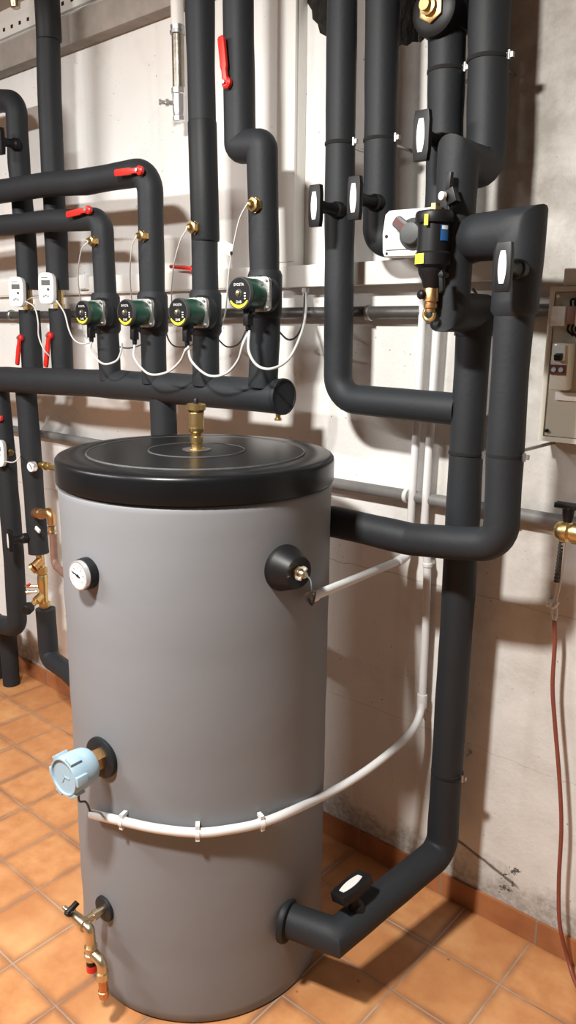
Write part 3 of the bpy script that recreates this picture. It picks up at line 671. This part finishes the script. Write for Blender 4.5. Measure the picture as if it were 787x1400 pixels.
# three-way valve and its actuator
ac = aty(552, 320, 1.585)
A_ = thing('valve_actuator', ac, 'white box actuator with dark grey turning knob, left of the black filter', 'actuator')
n = V((.10, -.99, 0)).normalized(); u = V((-n.y, n.x, 0)); v = ZZ
q = [(-.062, -.050), (-.066, -.040), (-.068, .0), (-.063, .042), (-.052, .050), (.062, .050), (.066, .03), (.066, -.040), (.058, -.052)]
ac2 = ac+u*.025
MB().prism(q, ac2-n*.02, u, v, n*.045).build('housing', WHITE, A_, bevel=.006)
MB().obox(ac2+n*.0252-v*.036-u*.004, u*.052, v*.0012, n*.0004).build('seam', GREY, A_)
kn_c = ac2+u*.012+v*-.004+n*.025
kn = MB().lathe([(.034, 0), (.034, .004), (.024, .010), (.022, .022), (.012, .024)], kn_c, n, 28).build('turning_knob', GREY, A_)
dd = (-u*.82+v*.62).normalized(); s_ = n.cross(dd)
MB().prism([(0, -.014), (.046, -.013), (.05, -.008), (.05, .008), (.046, .013), (0, .014)], kn_c+n*.006, dd, s_, n*.015).build('pointer', GREY, kn, bevel=.003)
MB().obox(kn_c+n*.0215+dd*.034, dd*.015, s_*.006, n*.0006).build('red_mark', BROWN, kn)
MB().lathe([(.004, 0), (.004, .001)], ac2-u*.056-v*.006+n*.025, n, 12).build('screw', BLACK, A_); MB().lathe([(.003, 0), (.003, .001)], ac2-u*.054-v*.043+n*.025, n, 12).build('screw', BLACK, A_)
MB().lathe([(.045, -.055), (.05, -.04), (.05, .05)], ac2-n*.08, n, 24).build('valve_body', FOAM2, A_)
# dirt separator (filter)
fxc = aty(592, 345, YF-.060); Xf, Yf = fxc.x, fxc.y
def fz(py): return aty(592, py, Yf).z
F_ = thing('magnetic_filter', V((Xf, Yf, fz(410))), 'black cylindrical water filter with brass drain and yellow sticker', 'filter')
zt, zm, zl, zc_, zb_ = fz(291), fz(306), fz(346), fz(364), fz(394)
o = V((Xf, Yf, 0))
MB().lathe([(.034, zm-.002), (.040, zm), (.0405, zt-.004), (.038, zt+.002), (.012, zt+.004)], o, ZZ, 12).build('top_collar', BLACK, F_, bevel=.001)
MB().lathe([(.0165, zb_), (.0185, zb_+.004), (.0215, fz(383)), (.0285, fz(374)), (.0300, fz(367)), (.0355, zc_), (.0375, zc_+.002), (.0380, zl-.002), (.0345, zl+.002), (.0335, zm)], o, ZZ, 36).build('filter_body', BLACK, F_)
MB().lathe([(.014, zt+.002), (.014, zt+.010), (.010, zt+.011), (.010, zt+.018)], V((Xf, Yf, 0)), ZZ, 6).build('brass_plug', BRASS, F_)
def wrap(a0, a1, z0, z1, r, name, m):
    b_ = MB(); n_ = 8; vs = []
    for k in range(n_+1):
        a = math.radians(a0+(a1-a0)*k/n_)
        for rr in (r, r+.0008):
            for z in (z0, z1): vs.append((Xf+math.cos(a)*rr, Yf+math.sin(a)*rr, z))
    fs = []
    for k in range(n_):
        i = 4*k; fs += [(i+2, i+3, i+7, i+6), (i+0, i+4, i+5, i+1), (i+1, i+5, i+7, i+3), (i, i+2, i+6, i+4)]
    fs += [(0, 1, 3, 2), (4*n_, 4*n_+2, 4*n_+3, 4*n_+1)]
    return b_.add(vs, fs).build(name, m, F_)
st_ = wrap(-128, -88, zc_+.003, zl-.003, .0385, 'yellow_sticker', LIME)
am = math.radians(-108); an = V((math.cos(am), math.sin(am), 0)); at_ = V((-an.y, an.x, 0))
MB().prism([(-.006, -.005), (.006, -.005), (0, .007)], V((Xf, Yf, (zc_+zl)/2))+an*.0394, at_, ZZ, an*.0006).build('warning_triangle', YELLOW, st_)
MB().text('!', V((Xf, Yf, (zc_+zl)/2-.0005))+an*.0394, at_, ZZ, .010, .0011).build('warning_sign', GAP, st_)
wrap(-90, -78, fz(311), fz(296), .0410, 'yellow_strip', YELLOW)
bl_ = wrap(-38, -8, fz(331), fz(310), .0350, 'blue_label', BLUE)
wrap(-34, -12, fz(316), fz(311), .0356, 'label_band', CLEAR)
MB().lathe([(.030, .03), (.036, .04), (.036, .075), (.040, .08)], V((Xf, Yf, (zt+zc_)/2-.01)), V((vx-Xf, YF-Yf, 0)), 24).build('side_connection', FOAM2, F_)
# small black vent tap with white knob
vt = aty(611, 268, Yf-.005)
vtp = MB().obox(vt+V((.006, .01, 0)), V((.010, 0, .004)), V((0, .010, 0)), V((-.005, 0, .014))).obox(vt+V((.0, .006, .028)), V((.005, 0, 0)), V((0, .006, 0)), V((.001, 0, .018))).lathe([(.006, -.04), (.006, 0)], vt+V((0, .012, 0)), ZZ, 10).build('vent_tap', BLACK, F_, bevel=.002)
MB().lathe([(.0085, 0), (.0085, .008), (.004, .010)], vt+V((-.005, -.004, 0)), V((-.3, -.95, 0)), 14).build('knob', WHITE, vtp)
vd = MB().obox(aty(604, 385, Yf-.02), V((.004, 0, .003)), V((0, .006, 0)), V((-.002, 0, .020))).lathe([(.006, -.012), (.006, .012)], aty(606, 376, Yf-.03), NY, 10).build('side_tap', BLACK, F_, bevel=.001)
# brass drain under the filter
dz0, dz1, dz2, dz3 = fz(394), fz(412), fz(421), fz(436)
br = MB().lathe([(.014, dz0+.004), (.016, dz0), (.016, dz1), (.0125, dz1-.001), (.0125, dz1-.004), (.0145, dz1-.005), (.0145, dz2), (.011, dz2-.001), (.011, dz2-.008)], o, ZZ, 20).build('brass_drain', BRONZE, F_)
MB().lathe([(.009, .012), (.010, .022), (.007, .026)], V((Xf-.004, Yf, (dz0+dz1)/2)), V((-.5, -.85, 0)), 14).build('drain_cap', BLACK, br)
ho = V((Xf, Yf-.004, dz3+.009)); hk = [ho+V((math.cos(math.radians(a)), 0, math.sin(math.radians(a))))*.012 for a in range(75, 380, 15)]
MB().tube(hk, .0042, 10).build('hose_hook', BRASS, br)

# ================================================================== trunking on the wall
YT = 1.742; zl0, zl1 = aty(440, 391, YT).z, aty(440, 361.5, YT).z
xr_ = aty(402, 250, YT).x; xlv = aty(379.5, 250, YT).x
tv = thing('vertical_trunking', (xr_, YT, zl1), 'cream white vertical cable trunking on the wall right of the pump risers', 'trunking')
MB().box(xlv, xr_, YT, WALL-.001, zl1+.001, 2.756).build('channel', TRUNK, tv, bevel=.002)
MB().box(xlv-.002, xr_+.002, YT-.004, YT+.006, zl1+.012, 2.75).build('cover', TRUNK, tv, bevel=.002)
th_ = thing('horizontal_trunking', (xr_, YT, zl0), 'cream horizontal cable trunking running behind the black filter and right-hand pipes', 'trunking')
xe_ = aty(690, 372, YT).x
MB().box(xlv-.002, xe_, YT, WALL-.001, zl0, zl1).build('channel', TRUNK, th_, bevel=.003)
MB().box(xlv-.004, xe_-.002, YT-.004, YT+.006, zl0-.001, zl1+.001).build('cover', TRUNK, th_, bevel=.003)
tl_ = thing('slim_trunking', (-2.4, 1.77, 1.72), 'slim white cable trunking on the wall behind the four pump risers', 'trunking')
zz0, zz1 = aty(240, 398, 1.77).z, aty(240, 371, 1.77).z
MB().box(-4.2, xlv-.006, 1.770, WALL-.001, zz0, zz1).build('channel', TRUNK, tl_, bevel=.002)
MB().box(-4.19, xlv-.007, 1.767, 1.775, zz0+.004, zz1-.004).build('cover', TRUNK, tl_, bevel=.001)
rl = thing('shutoff_lever', aty(262, 368, 1.73), 'red lever lying flat on the slim trunking behind the third riser', 'lever')
rq = aty(264, 369, 1.74); lever(rl, rq, aty(233, 366, 1.74), .007, V((0, -.4, 1)))
MB().tube([rq+V((0, -.005, 0)), V((rq.x, 1.768, rq.z))], .006, 10).build('spindle', STEEL, rl)
jb = thing('junction_box', aty(112, 385, 1.75), 'small white junction box on the wall between second riser and leftmost pump', 'box')
jc = aty(112, 386, 1.755); MB().obox(jc+V((0, .016, 0)), XX*.028, V((0, .018, 0)), ZZ*.026).build('box_body', WHITE, jb, bevel=.003)
MB().obox(jc+V((0, -.003, 0)), XX*.025, V((0, .002, 0)), ZZ*.023).build('box_lid', WHITE, jb, bevel=.001)

# rails on the wall
mr = thing('wall_pipe', (-1.5, 1.76, 1.645), 'dark steel pipe running level along the wall behind the pumps at trunking height', 'pipe')
za, zb2 = aty(0, 432, 1.76).z, aty(740, 425.5, 1.76).z
MB().tube([V((-4.4, 1.762, za)), V((aty(742, 425, 1.762).x+.10, 1.762, zb2))], .0165, 16).build('steel_pipe', DSTEEL, mr)
for xx in (505, 230, 16, 720):
    p = aty(xx, 428, 1.762); MB().lathe([(.0185, -.008), (.021, -.006), (.021, .006), (.0185, .008)], V((p.x, 1.762, (za+zb2)/2+.001)), XX, 16).tube([V((p.x, 1.77, p.z-.003)), V((p.x, 1.789, p.z-.003))], .006, 8).build('pipe_clip', STEEL, mr)
lr = thing('wall_pipe', (-1.5, 1.76, 1.165), 'grey painted steel pipe running level along the wall behind the tank lid', 'pipe')
MB().tube([V((-4.4, 1.765, 1.166)), V((1.55, 1.765, 1.166))], .0165, 16).build('steel_pipe', GPIPE, lr)
for xx in (556, 705): p = aty(xx, 680, 1.765); MB().lathe([(.0185, -.006), (.020, -.004), (.020, .004), (.0185, .006)], V((p.x, 1.765, 1.166)), XX, 16).build('pipe_clip', CONDUIT, lr)
tw = aty(57, 588, 1.735)
tag(MB().tube([tw+V((0, .012, -.01)), tw, aty(62, 577, 1.73), aty(66.5, 563, 1.73)], .002, 8).tube([tw, aty(64, 576, 1.73), aty(69, 566, 1.73)], .002, 8).build('wire_tie', LGREY), 'twisted pale wire tie on the grey wall pipe beside the lower left pipe', 'wire')

# hanging galvanised pipe with cock
YH = 1.72
hg = thing('drain_pipe', aty(245, 165, YH), 'thin galvanised pipe hanging from the ceiling with a chrome drain cock at its end', 'pipe')
hx = aty(243, 60, YH)
zt_ = lambda y: aty(243, y, YH).z
hp0 = V((hx.x, YH, 0))
MB().lathe([(.019, zt_(36)), (.019, 2.758)], hp0, ZZ, 20).build('white_pipe', TRUNK, hg)
MB().lathe([(.019, zt_(48)), (.023, zt_(47)), (.023, zt_(43)), (.020, zt_(42)), (.021, zt_(35))], hp0, ZZ, 18).build('coupling', STEEL, hg)
MB().lathe([(.018, zt_(124)), (.018, zt_(46))], hp0, ZZ, 20).build('galvanised_pipe', OLDSTEEL, hg)
MB().lathe([(.016, zt_(167)), (.0195, zt_(166)), (.0195, zt_(160)), (.017, zt_(159)), (.0195, zt_(150)), (.0195, zt_(130)), (.022, zt_(129)), (.022, zt_(121))], hp0, ZZ, 8).build('cock_body', CHROME, hg)
MB().lathe([(.007, .015), (.007, .03), (.011, .031), (.011, .040), (.006, .041), (.006, .052), (.009, .053), (.009, .060)], V((hx.x, YH, zt_(142))), V((-.6, -.8, 0)), 12).build('bleed_screw', CHROME, hg)

# ================================================================== white conduits
def conduit(label, pts, R, name='conduit_pipe', r=.0105):
    t = thing(name, pts[-1], label, 'conduit'); MB().tube(fillet(pts, R), r, 16).build('pipe', CONDUIT, t); return t
ca = V((0, 0, 0))
YK = 1.755
t1 = conduit('left white conduit on the wall, turning forward to the black plug on the tank', [aty(579, 402, YK), aty(573, 520, YK), aty(569, 590, YK), aty(562, 700, YK), aty(558, 748, YK), aty(549, 765, 1.735), ce+(aty(549, 765, 1.735)-ce)*.06], [0, 0, 0, 0, .02, .02, 0])
ec = aty(551, 763, 1.735)
MB().tube(spline([aty(558, 742, YK), aty(557, 754, 1.75), ec, aty(543, 768, 1.70)]), .0135, 14).build('elbow', CONDUIT, t1)
MB().lathe([(.013, -.004), (.0135, .0), (.0135, .02)], ce+(ec-ce)*.02, (ec-ce), 16, closed=False).build('open_end', CONDUIT, t1)
xy2 = aty(583, 900, YK)
tb0 = ontank(125, 1113, TR+.013); bend = [ontank(x, y, TR+.013) for x, y in ((125, 1113), (168, 1123), (215, 1133), (270, 1138.5), (315, 1134), (357, 1125), (400, 1108))]
lead = [aty(440, 1089, 1.36), aty(480, 1067, 1.46), aty(515, 1043, 1.55), aty(545, 1018, 1.64), aty(565, 996, 1.70), aty(574, 975, 1.74), aty(576.5, 955, YK)]
t2 = thing('conduit_pipe', aty(577, 960, YK), 'right white conduit on the wall, lower down sweeping round the tank front', 'conduit')
MB().tube([aty(599, 430, YK), aty(588, 590, YK), aty(580, 715, YK), aty(584, 770, YK), aty(582, 850, YK), aty(576.5, 957, YK)], .0105, 16).build('pipe', CONDUIT, t2)
MB().tube(spline(bend+lead, 6), .0105, 16).build('swept_pipe', CONDUIT, t2)
for (x, y) in ((576.5, 958),): MB().lathe([(.0135, -.02), (.0140, -.016), (.0140, .016), (.0135, .02)], aty(x, y, YK), ZZ, 16).build('coupling', CONDUIT, t2)
MB().lathe([(.0115, -.006), (.013, -.004), (.013, .004), (.0115, .006)], aty(584, 772, YK), ZZ, 16).obox(aty(585, 768, YK+.018), V((.014, 0, 0)), V((0, .012, 0)), V((0, 0, .005))).build('wall_clip', CONDUIT, t2)
for i, (x, y, lb) in enumerate(((168, 1123, 'white clip on the tank nearest the pale blue cap'), (270, 1138.5, 'white clip at the middle of the conduit across the tank front'), (357, 1125, 'white clip on the tank at the right of the swept conduit'))):
    p = ontank(x, y, TR+.013); nn = V((p.x-TC.x, p.y-TC.y, 0)).normalized(); tt = V((-nn.y, nn.x, 0))
    c_ = MB().lathe([(.0112, -.0045), (.0128, -.0045), (.0128, .0045), (.0112, .0045)], p, tt, 18, closed=False)
    c_.obox(p+ZZ*.016-nn*.003, tt*.0045, nn*.0095, ZZ*.004)
    c_.obox(p-ZZ*.013+nn*.006, tt*.0045, nn*.003, ZZ*.003)
    tag(c_.build('conduit_clip', WHITE), lb, 'clip', 'conduit clips on the tank')

# ================================================================== lower left pipes
YL = 1.59
l1 = thing('insulated_pipe', aty(20, 850, YL), 'black insulated pipe at the left edge below the collector, bending left near the floor', 'pipe')
foam('insulation', [aty(-2, 528, YL), aty(9, 640, YL), aty(19, 760, YL), aty(24, 858, YL), aty(-20, 850, YL), V((-4.4, YL, aty(-20, 850, YL).z))], .040, .05, l1, seed=41)
thandle(l1, aty(38, 738, YL-.03)+V((-.03, .0, 0)), V((-.2, -.98, 0)), ZZ, .085, .036, .045)
lm, _n = meter(-4, 620, 1.53, 'white heat meter cut off by the left edge, on the low pipe', 1.0)
MB().lathe([(.014, 0), (.014, .02), (.010, .021), (.010, .03)], aty(12, 618, 1.59), V((1, -.2, 0)), 8).build('brass_union', BRASS, l1)
lever(l1, aty(0, 572, 1.56), aty(-18, 570, 1.55), .009)
cable('meter_cable', [aty(7, 631, 1.55), aty(18, 632, 1.54), aty(26, 626, 1.55), aty(27, 620, 1.58), aty(22, 615, 1.60)], .0026, LGREY, 'short pale cable curling from the meter at the left edge')
l2 = thing('insulated_pipe', aty(62, 830, 1.64), 'black pipe with small dial and brass valve below the collector, bending to the tank', 'pipe')
YM = 1.61
foam('upper_insulation', [aty(35, 528, YM), aty(41, 602, YM), aty(47, 683, YM), aty(53, 756, YM)], .0395, 0, l2, seed=42)
pA, pB, pC, pD = aty(62, 832, YM), aty(65, 870, YM), aty(67, 900, YM), aty(93, 918, 1.58)
foam('lower_insulation', [pA, pB, pC, pD, V((TC.x-.2, 1.40, pD.z-.01))], .0385, .04, l2, seed=43)
gp = aty(43.5, 638, YM-.042); gn = V((.15, -1, 0)).normalized()
gm = MB().lathe([(.020, -.01), (.020, .006), (.018, .008), (.0175, .006)], gp, gn, 24).build('thermometer', CHROME, l2)
MB().lathe([(.0175, .0055), (.0175, .0065)], gp, gn, 24).build('dial', DIAL, gm)
MB().obox(gp+gn*.0072+V((.002, 0, .002)), V((.008, 0, -.009)), V((.001, 0, .001)), gn*.0004).build('needle', GAP, gm)
# brass balancing valve
vb0 = aty(55, 770, YM); vb1 = aty(61, 828, YM)
bv = MB().tube([aty(54, 752, YM), aty(57, 785, YM), aty(59, 800, YM), vb1+ZZ*-.01], [.016, .016, .017, .016], 16).build('balancing_valve', BRASS, l2)
vm = aty(58.5, 795, YM)
MB().lathe([(.022, -.012), (.022, .012)], aty(57, 780, YM), ZZ, 6).build('union_nut', BRASS, bv); MB().lathe([(.022, -.010), (.022, .010)], aty(61, 826, YM), ZZ, 6).build('union_nut', BRASS, bv)
MB().lathe([(.019, -.03), (.021, -.01), (.021, .02), (.018, .03)], vm, ZZ, 16).build('valve_body', BRASS, bv)
MB().tube([aty(56, 766, YM), aty(46, 776, 1.575)], .0185, 16).lathe([(.0215, -.006), (.0215, .004)], aty(45, 777, 1.57), V((-.5, -.6, -.5)), 16).build('strainer_branch', BRONZE, bv)
MB().tube([aty(59, 812, YM), aty(49, 822, 1.57)], .0165, 16).tube([aty(49.5, 821.5, 1.573), aty(42, 829, 1.53)], .011, 14).build('regulating_branch', BRASS, bv)
kk = aty(38, 832, 1.52); MB().lathe([(.018, -.02), (.022, -.012), (.022, .012), (.017, .016)], kk, (kk-aty(49, 822, 1.57)), 16).build('hand_knob', BLACK, bv)
MB().lathe([(.006, 0), (.006, .03), (.008, .031), (.008, .045)], aty(52, 802, 1.62), V((-.8, -.6, 0)), 10).build('test_point', NICKEL, bv); MB().lathe([(.006, 0), (.006, .03), (.009, .031), (.009, .045)], aty(51, 809, 1.62), V((-.8, -.6, -.1)), 10).build('test_point', NICKEL, bv)
tg2 = lever(bv, aty(39, 800, 1.57), aty(42, 798, 1.57), .004, NY, 'red_cap')
hk_ = aty(41, 735, 1.58); MB().lathe([(.009, -.03), (.012, -.005), (.012, .01), (.006, .012)], hk_, NY, 14).build('black_knob', BLACK, l2)
ins = MB().obox(aty(51.5, 724, YM-.042), V((.013, 0, -.006)), V((0, .004, 0)), V((.003, 0, .007))).build('white_insert', WHITE, l2, bevel=.002)
# brass tee to the tank behind the lid
nq = aty(57, 636, 1.62); MB().lathe([(.012, 0), (.012, .012), (.016, .013), (.016, .028), (.012, .029), (.013, .04), (.016, .041), (.016, .058), (.012, .06), (.012, .16)], nq+V((-.01, 0, 0)), XX, 10).build('brass_nipple', BRASS, l2)
# bronze elbow with brown pipe
be = thing('bronze_elbow', aty(66, 705, 1.55), 'bronze elbow with nickel union on a brown pipe, left of the tank body', 'pipe fitting')
MB().tube(fillet([aty(51, 700, 1.60), aty(58, 703, 1.58), aty(69.5, 701, 1.555), aty(70, 716, 1.555)], [0, .03, .03, 0]), [.019]*30, 18).build('elbow', BRONZE, be) if False else None
el = fillet([aty(48, 701, 1.60), aty(57, 703, 1.57), aty(69.5, 700, 1.555), aty(70.5, 717, 1.555)], [0, .02, .025, 0])
MB().tube(el, [.021-.006*i/(len(el)-1) for i in range(len(el))], 18).build('elbow', BRONZE, be)
MB().lathe([(.014, 0), (.0165, .001), (.0165, .012), (.013, .013), (.0165, .022), (.0165, .032), (.013, .034)], aty(71.5, 731, 1.555), ZZ, 8).build('union', NICKEL, be)
MB().tube(fillet([aty(72.5, 730, 1.555), aty(74.5, 772, 1.557), aty(74.5, 772, 1.557)+V((.16, -.05, 0))], .03), .0135, 14).build('brown_pipe', BROWNP, be)
# feet
ft = thing('insulated_pipe', atz(24, 935, 0), 'black pipe foot standing on the floor at left, right one of the two', 'pipe')
fb = atz(24, 932, 0); fb = V((fb.x, fb.y-.03, 0.001)); foam('insulation', [fb, V((fb.x, fb.y, .30))], .038, 0, ft, seed=44)
ft2 = thing('insulated_pipe', atz(0, 925, 0), 'black pipe foot at the left edge on the floor, left one of the two', 'pipe')
fb2 = V((fb.x-.12, fb.y-.0, 0.001)); foam('insulation', [fb2, V((fb2.x, fb2.y, .30))], .038, 0, ft2, seed=45)

# ================================================================== electrical panel at right
YP = 1.725
pa = aty(752, 392, YP); pb = aty(735, 602, YP); X0 = (pa.x+pb.x)/2; Z1, Z0 = pa.z, pb.z; X1 = X0+.30
ep = thing('electrical_panel', ((X0+X1)/2, YP, Z0), 'cream electrical panel box with breaker and clear fuse holders at right edge', 'electrical panel')
MB().box(X0, X1, YP+.008, WALL-.001, Z0, Z1).build('box_body', BOXW, ep, bevel=.002)
fr = MB(); e = .011
fr.box(X0, X0+e, YP, YP+.010, Z0, Z1).box(X1-e, X1, YP, YP+.010, Z0, Z1).box(X0+e, X1-e, YP, YP+.010, Z0, Z0+e).box(X0+e, X1-e, YP, YP+.010, Z1-e, Z1); fr.build('frame', BOXW, ep)
MB().box(X0+e+.0015, X1-e-.0015, YP+.004, YP+.0095, Z0+e+.0015, Z1-e-.0015).build('cover_plate', CREAM, ep)
def pz(x, y): return aty(x, y, YP)
for (x, y, m) in ((763, 405, CHROME), (746.5, 589, GAP)): p = pz(x, y); MB().lathe([(.004, -.004), (.004, .002)], p, NY, 12).build('screw', m, ep)
# clear fuse holders
p = pz(768, 432); fu = MB().box(p.x-.014, p.x+.018, YP-.03, YP+.004, p.z-.022, p.z+.020).build('fuse_holder', CLEAR, ep, bevel=.003)
MB().box(p.x+.019, p.x+.040, YP-.026, YP+.004, p.z-.018, p.z+.020).build('red_fuse', BROWNP, fu, bevel=.002)
MB().box(p.x+.041, p.x+.085, YP-.032, YP+.004, p.z-.022, p.z+.024).build('clear_cover', CLEAR, fu, bevel=.003)
for k in range(5):
    wr = MB()
    xw = p.x+.022+k*.009; wr.tube(spline([V((xw, YP-.01, p.z+.018)), V((xw+.002, YP-.018, p.z+.033)), V((xw+.004, YP-.004, p.z+.036))], 5), .0025, 8)
    wr.build('wire', GAP, fu); wr = MB(); wr.tube(spline([V((xw, YP-.01, p.z-.016)), V((xw+.001, YP-.020, p.z-.030)), V((xw+.012, YP-.012, p.z-.042-.004*(k % 2)))], 5), .0025, 8); wr.build('wire', GAP, fu)
# breaker
p = pz(772, 500); hx_ = .020
bk = MB().box(p.x-hx_, p.x+hx_, YP-.035, YP+.004, p.z-.052, p.z+.050).build('circuit_breaker', BOXW, ep, bevel=.006)
MB().box(p.x-hx_+.003, p.x+hx_-.003, YP-.040, YP-.034, p.z-.018, p.z+.003).build('terminal_strip', BROWN, bk)
for dx in (-.008, .008): MB().lathe([(.0055, 0), (.0055, .002)], V((p.x+dx, YP-.040, p.z-.0075)), NY, 12).build('terminal_screw', STEEL, bk)
MB().box(p.x-.012, p.x+.012, YP-.042, YP-.034, p.z+.012, p.z+.046).build('switch_frame', CLEAR, bk, bevel=.002)
MB().obox((p.x+.002, YP-.046, p.z+.020), (.008, 0, 0), (0, .006, .002), (0, -.002, .006)).build('switch_toggle', BLACK, bk, bevel=.001)
MB().box(p.x-.016, p.x+.05, YP-.002, YP+.005, p.z-.076, p.z-.058).build('label_strip', PAPER, ep, bevel=.001)
MB().text('max 16 A', pz(771, 462)+V((0, .003, 0)), XX, ZZ, .010, .0012).build('lettering', GREY, ep) if False else None
gd = aty(781, 380, 1.75)
tag(MB().box(gd.x-.012, gd.x+.03, 1.735, WALL-.001, Z1+.001, gd.z+.02).build('cable_entry', CLEAR, bevel=.003), 'pale cable entry piece on top of the electrical panel', 'cable entry')

# brass tap with black handle and hanging wires
YW = 1.70
bt = thing('brass_tap', aty(780, 725, YW), 'brass valve with black handle at the right edge below the electrical panel', 'tap')
tp0 = aty(757, 724, YW)
MB().lathe([(.004, 0), (.014, .003), (.021, .010), (.025, .020), (.025, .034), (.022, .038), (.020, .040), (.020, .044), (.025, .046), (.025, .060), (.020, .062), (.020, .12)], tp0, XX, 24).build('tap_body', BRASS, bt)
kh = aty(776, 706, YW); MB().lathe([(.008, -.02), (.012, .0), (.014, .018), (.018, .022)], kh, ZZ, 14).obox(kh+V((.0, .0, .024)), V((.030, 0, .0)), V((0, .011, 0)), V((0, 0, .006))).build('tap_handle', BLACK, bt, bevel=.002)
MB().tube(fillet([tp0+V((.10, 0, 0)), tp0+V((.14, 0, 0)), V((tp0.x+.14, WALL-.002, tp0.z))], .02), .016, 14).build('wall_elbow', BRASS, bt)
YQ = 1.745
wrr = thing('hanging_cable', aty(757, 870, YQ), 'red brown cable hanging down the wall at right to the floor', 'cable')
hose = [aty(757.5, 848, YQ), aty(758, 880, YQ), aty(755, 937, YQ), aty(758, 987, YQ), aty(764, 1060, YQ), aty(767, 1130, YQ), aty(763.5, 1207, YQ), aty(765, 1265, YQ-.005), atz(776, 1311, .035), atz(787, 1345, .008), atz(805, 1372, .008), atz(840, 1400, .008)]
MB().tube(spline(hose), .0052, 12).build('red_cable', REDCAB, wrr)
MB().tube(spline([aty(769, 738, YQ-.02), aty(765, 770, YQ-.01), aty(762, 800, YQ), aty(757, 822, YQ), aty(754, 834, YQ), aty(757.5, 850, YQ)]), .0032, 10).build('grey_wire', LGREY, wrr); MB().tube(spline([aty(772, 738, YQ-.02), aty(769, 770, YQ-.01), aty(765, 800, YQ), aty(760, 822, YQ), aty(761, 838, YQ), aty(758.5, 850, YQ)]), .0028, 10).build('grey_wire', LGREY, wrr)
s0, s1_ = aty(768, 740, YQ-.016), aty(760.5, 795, YQ-.004); sp = []
for k in range(23): sp += [(.0058 if k % 2 else .0075, (s1_-s0).length*k/22)]
MB().lathe(sp, s0, (s1_-s0), 12).build('corrugated_sleeve', GREY, wrr)
wc = aty(750, 826, YQ+.02); MB().lathe([(.008, 0), (.009, .01), (.006, .03)], V((wc.x, WALL-.002, wc.z)), NY, 12).tube(spline([wc+V((0, -.005, 0)), aty(756, 831, YQ-.004), aty(763, 824, YQ-.004)]), .003, 8).build('wall_hook', WHITE, wrr)
# loose cable behind the filter
cable('control_cable', [aty(646, 395, 1.70), aty(655, 408, 1.69), aty(661, 420, 1.69), aty(668, 436, 1.70)], .0032, BLACK, 'short black cable between the stepped pipe and the fat elbow pipe')
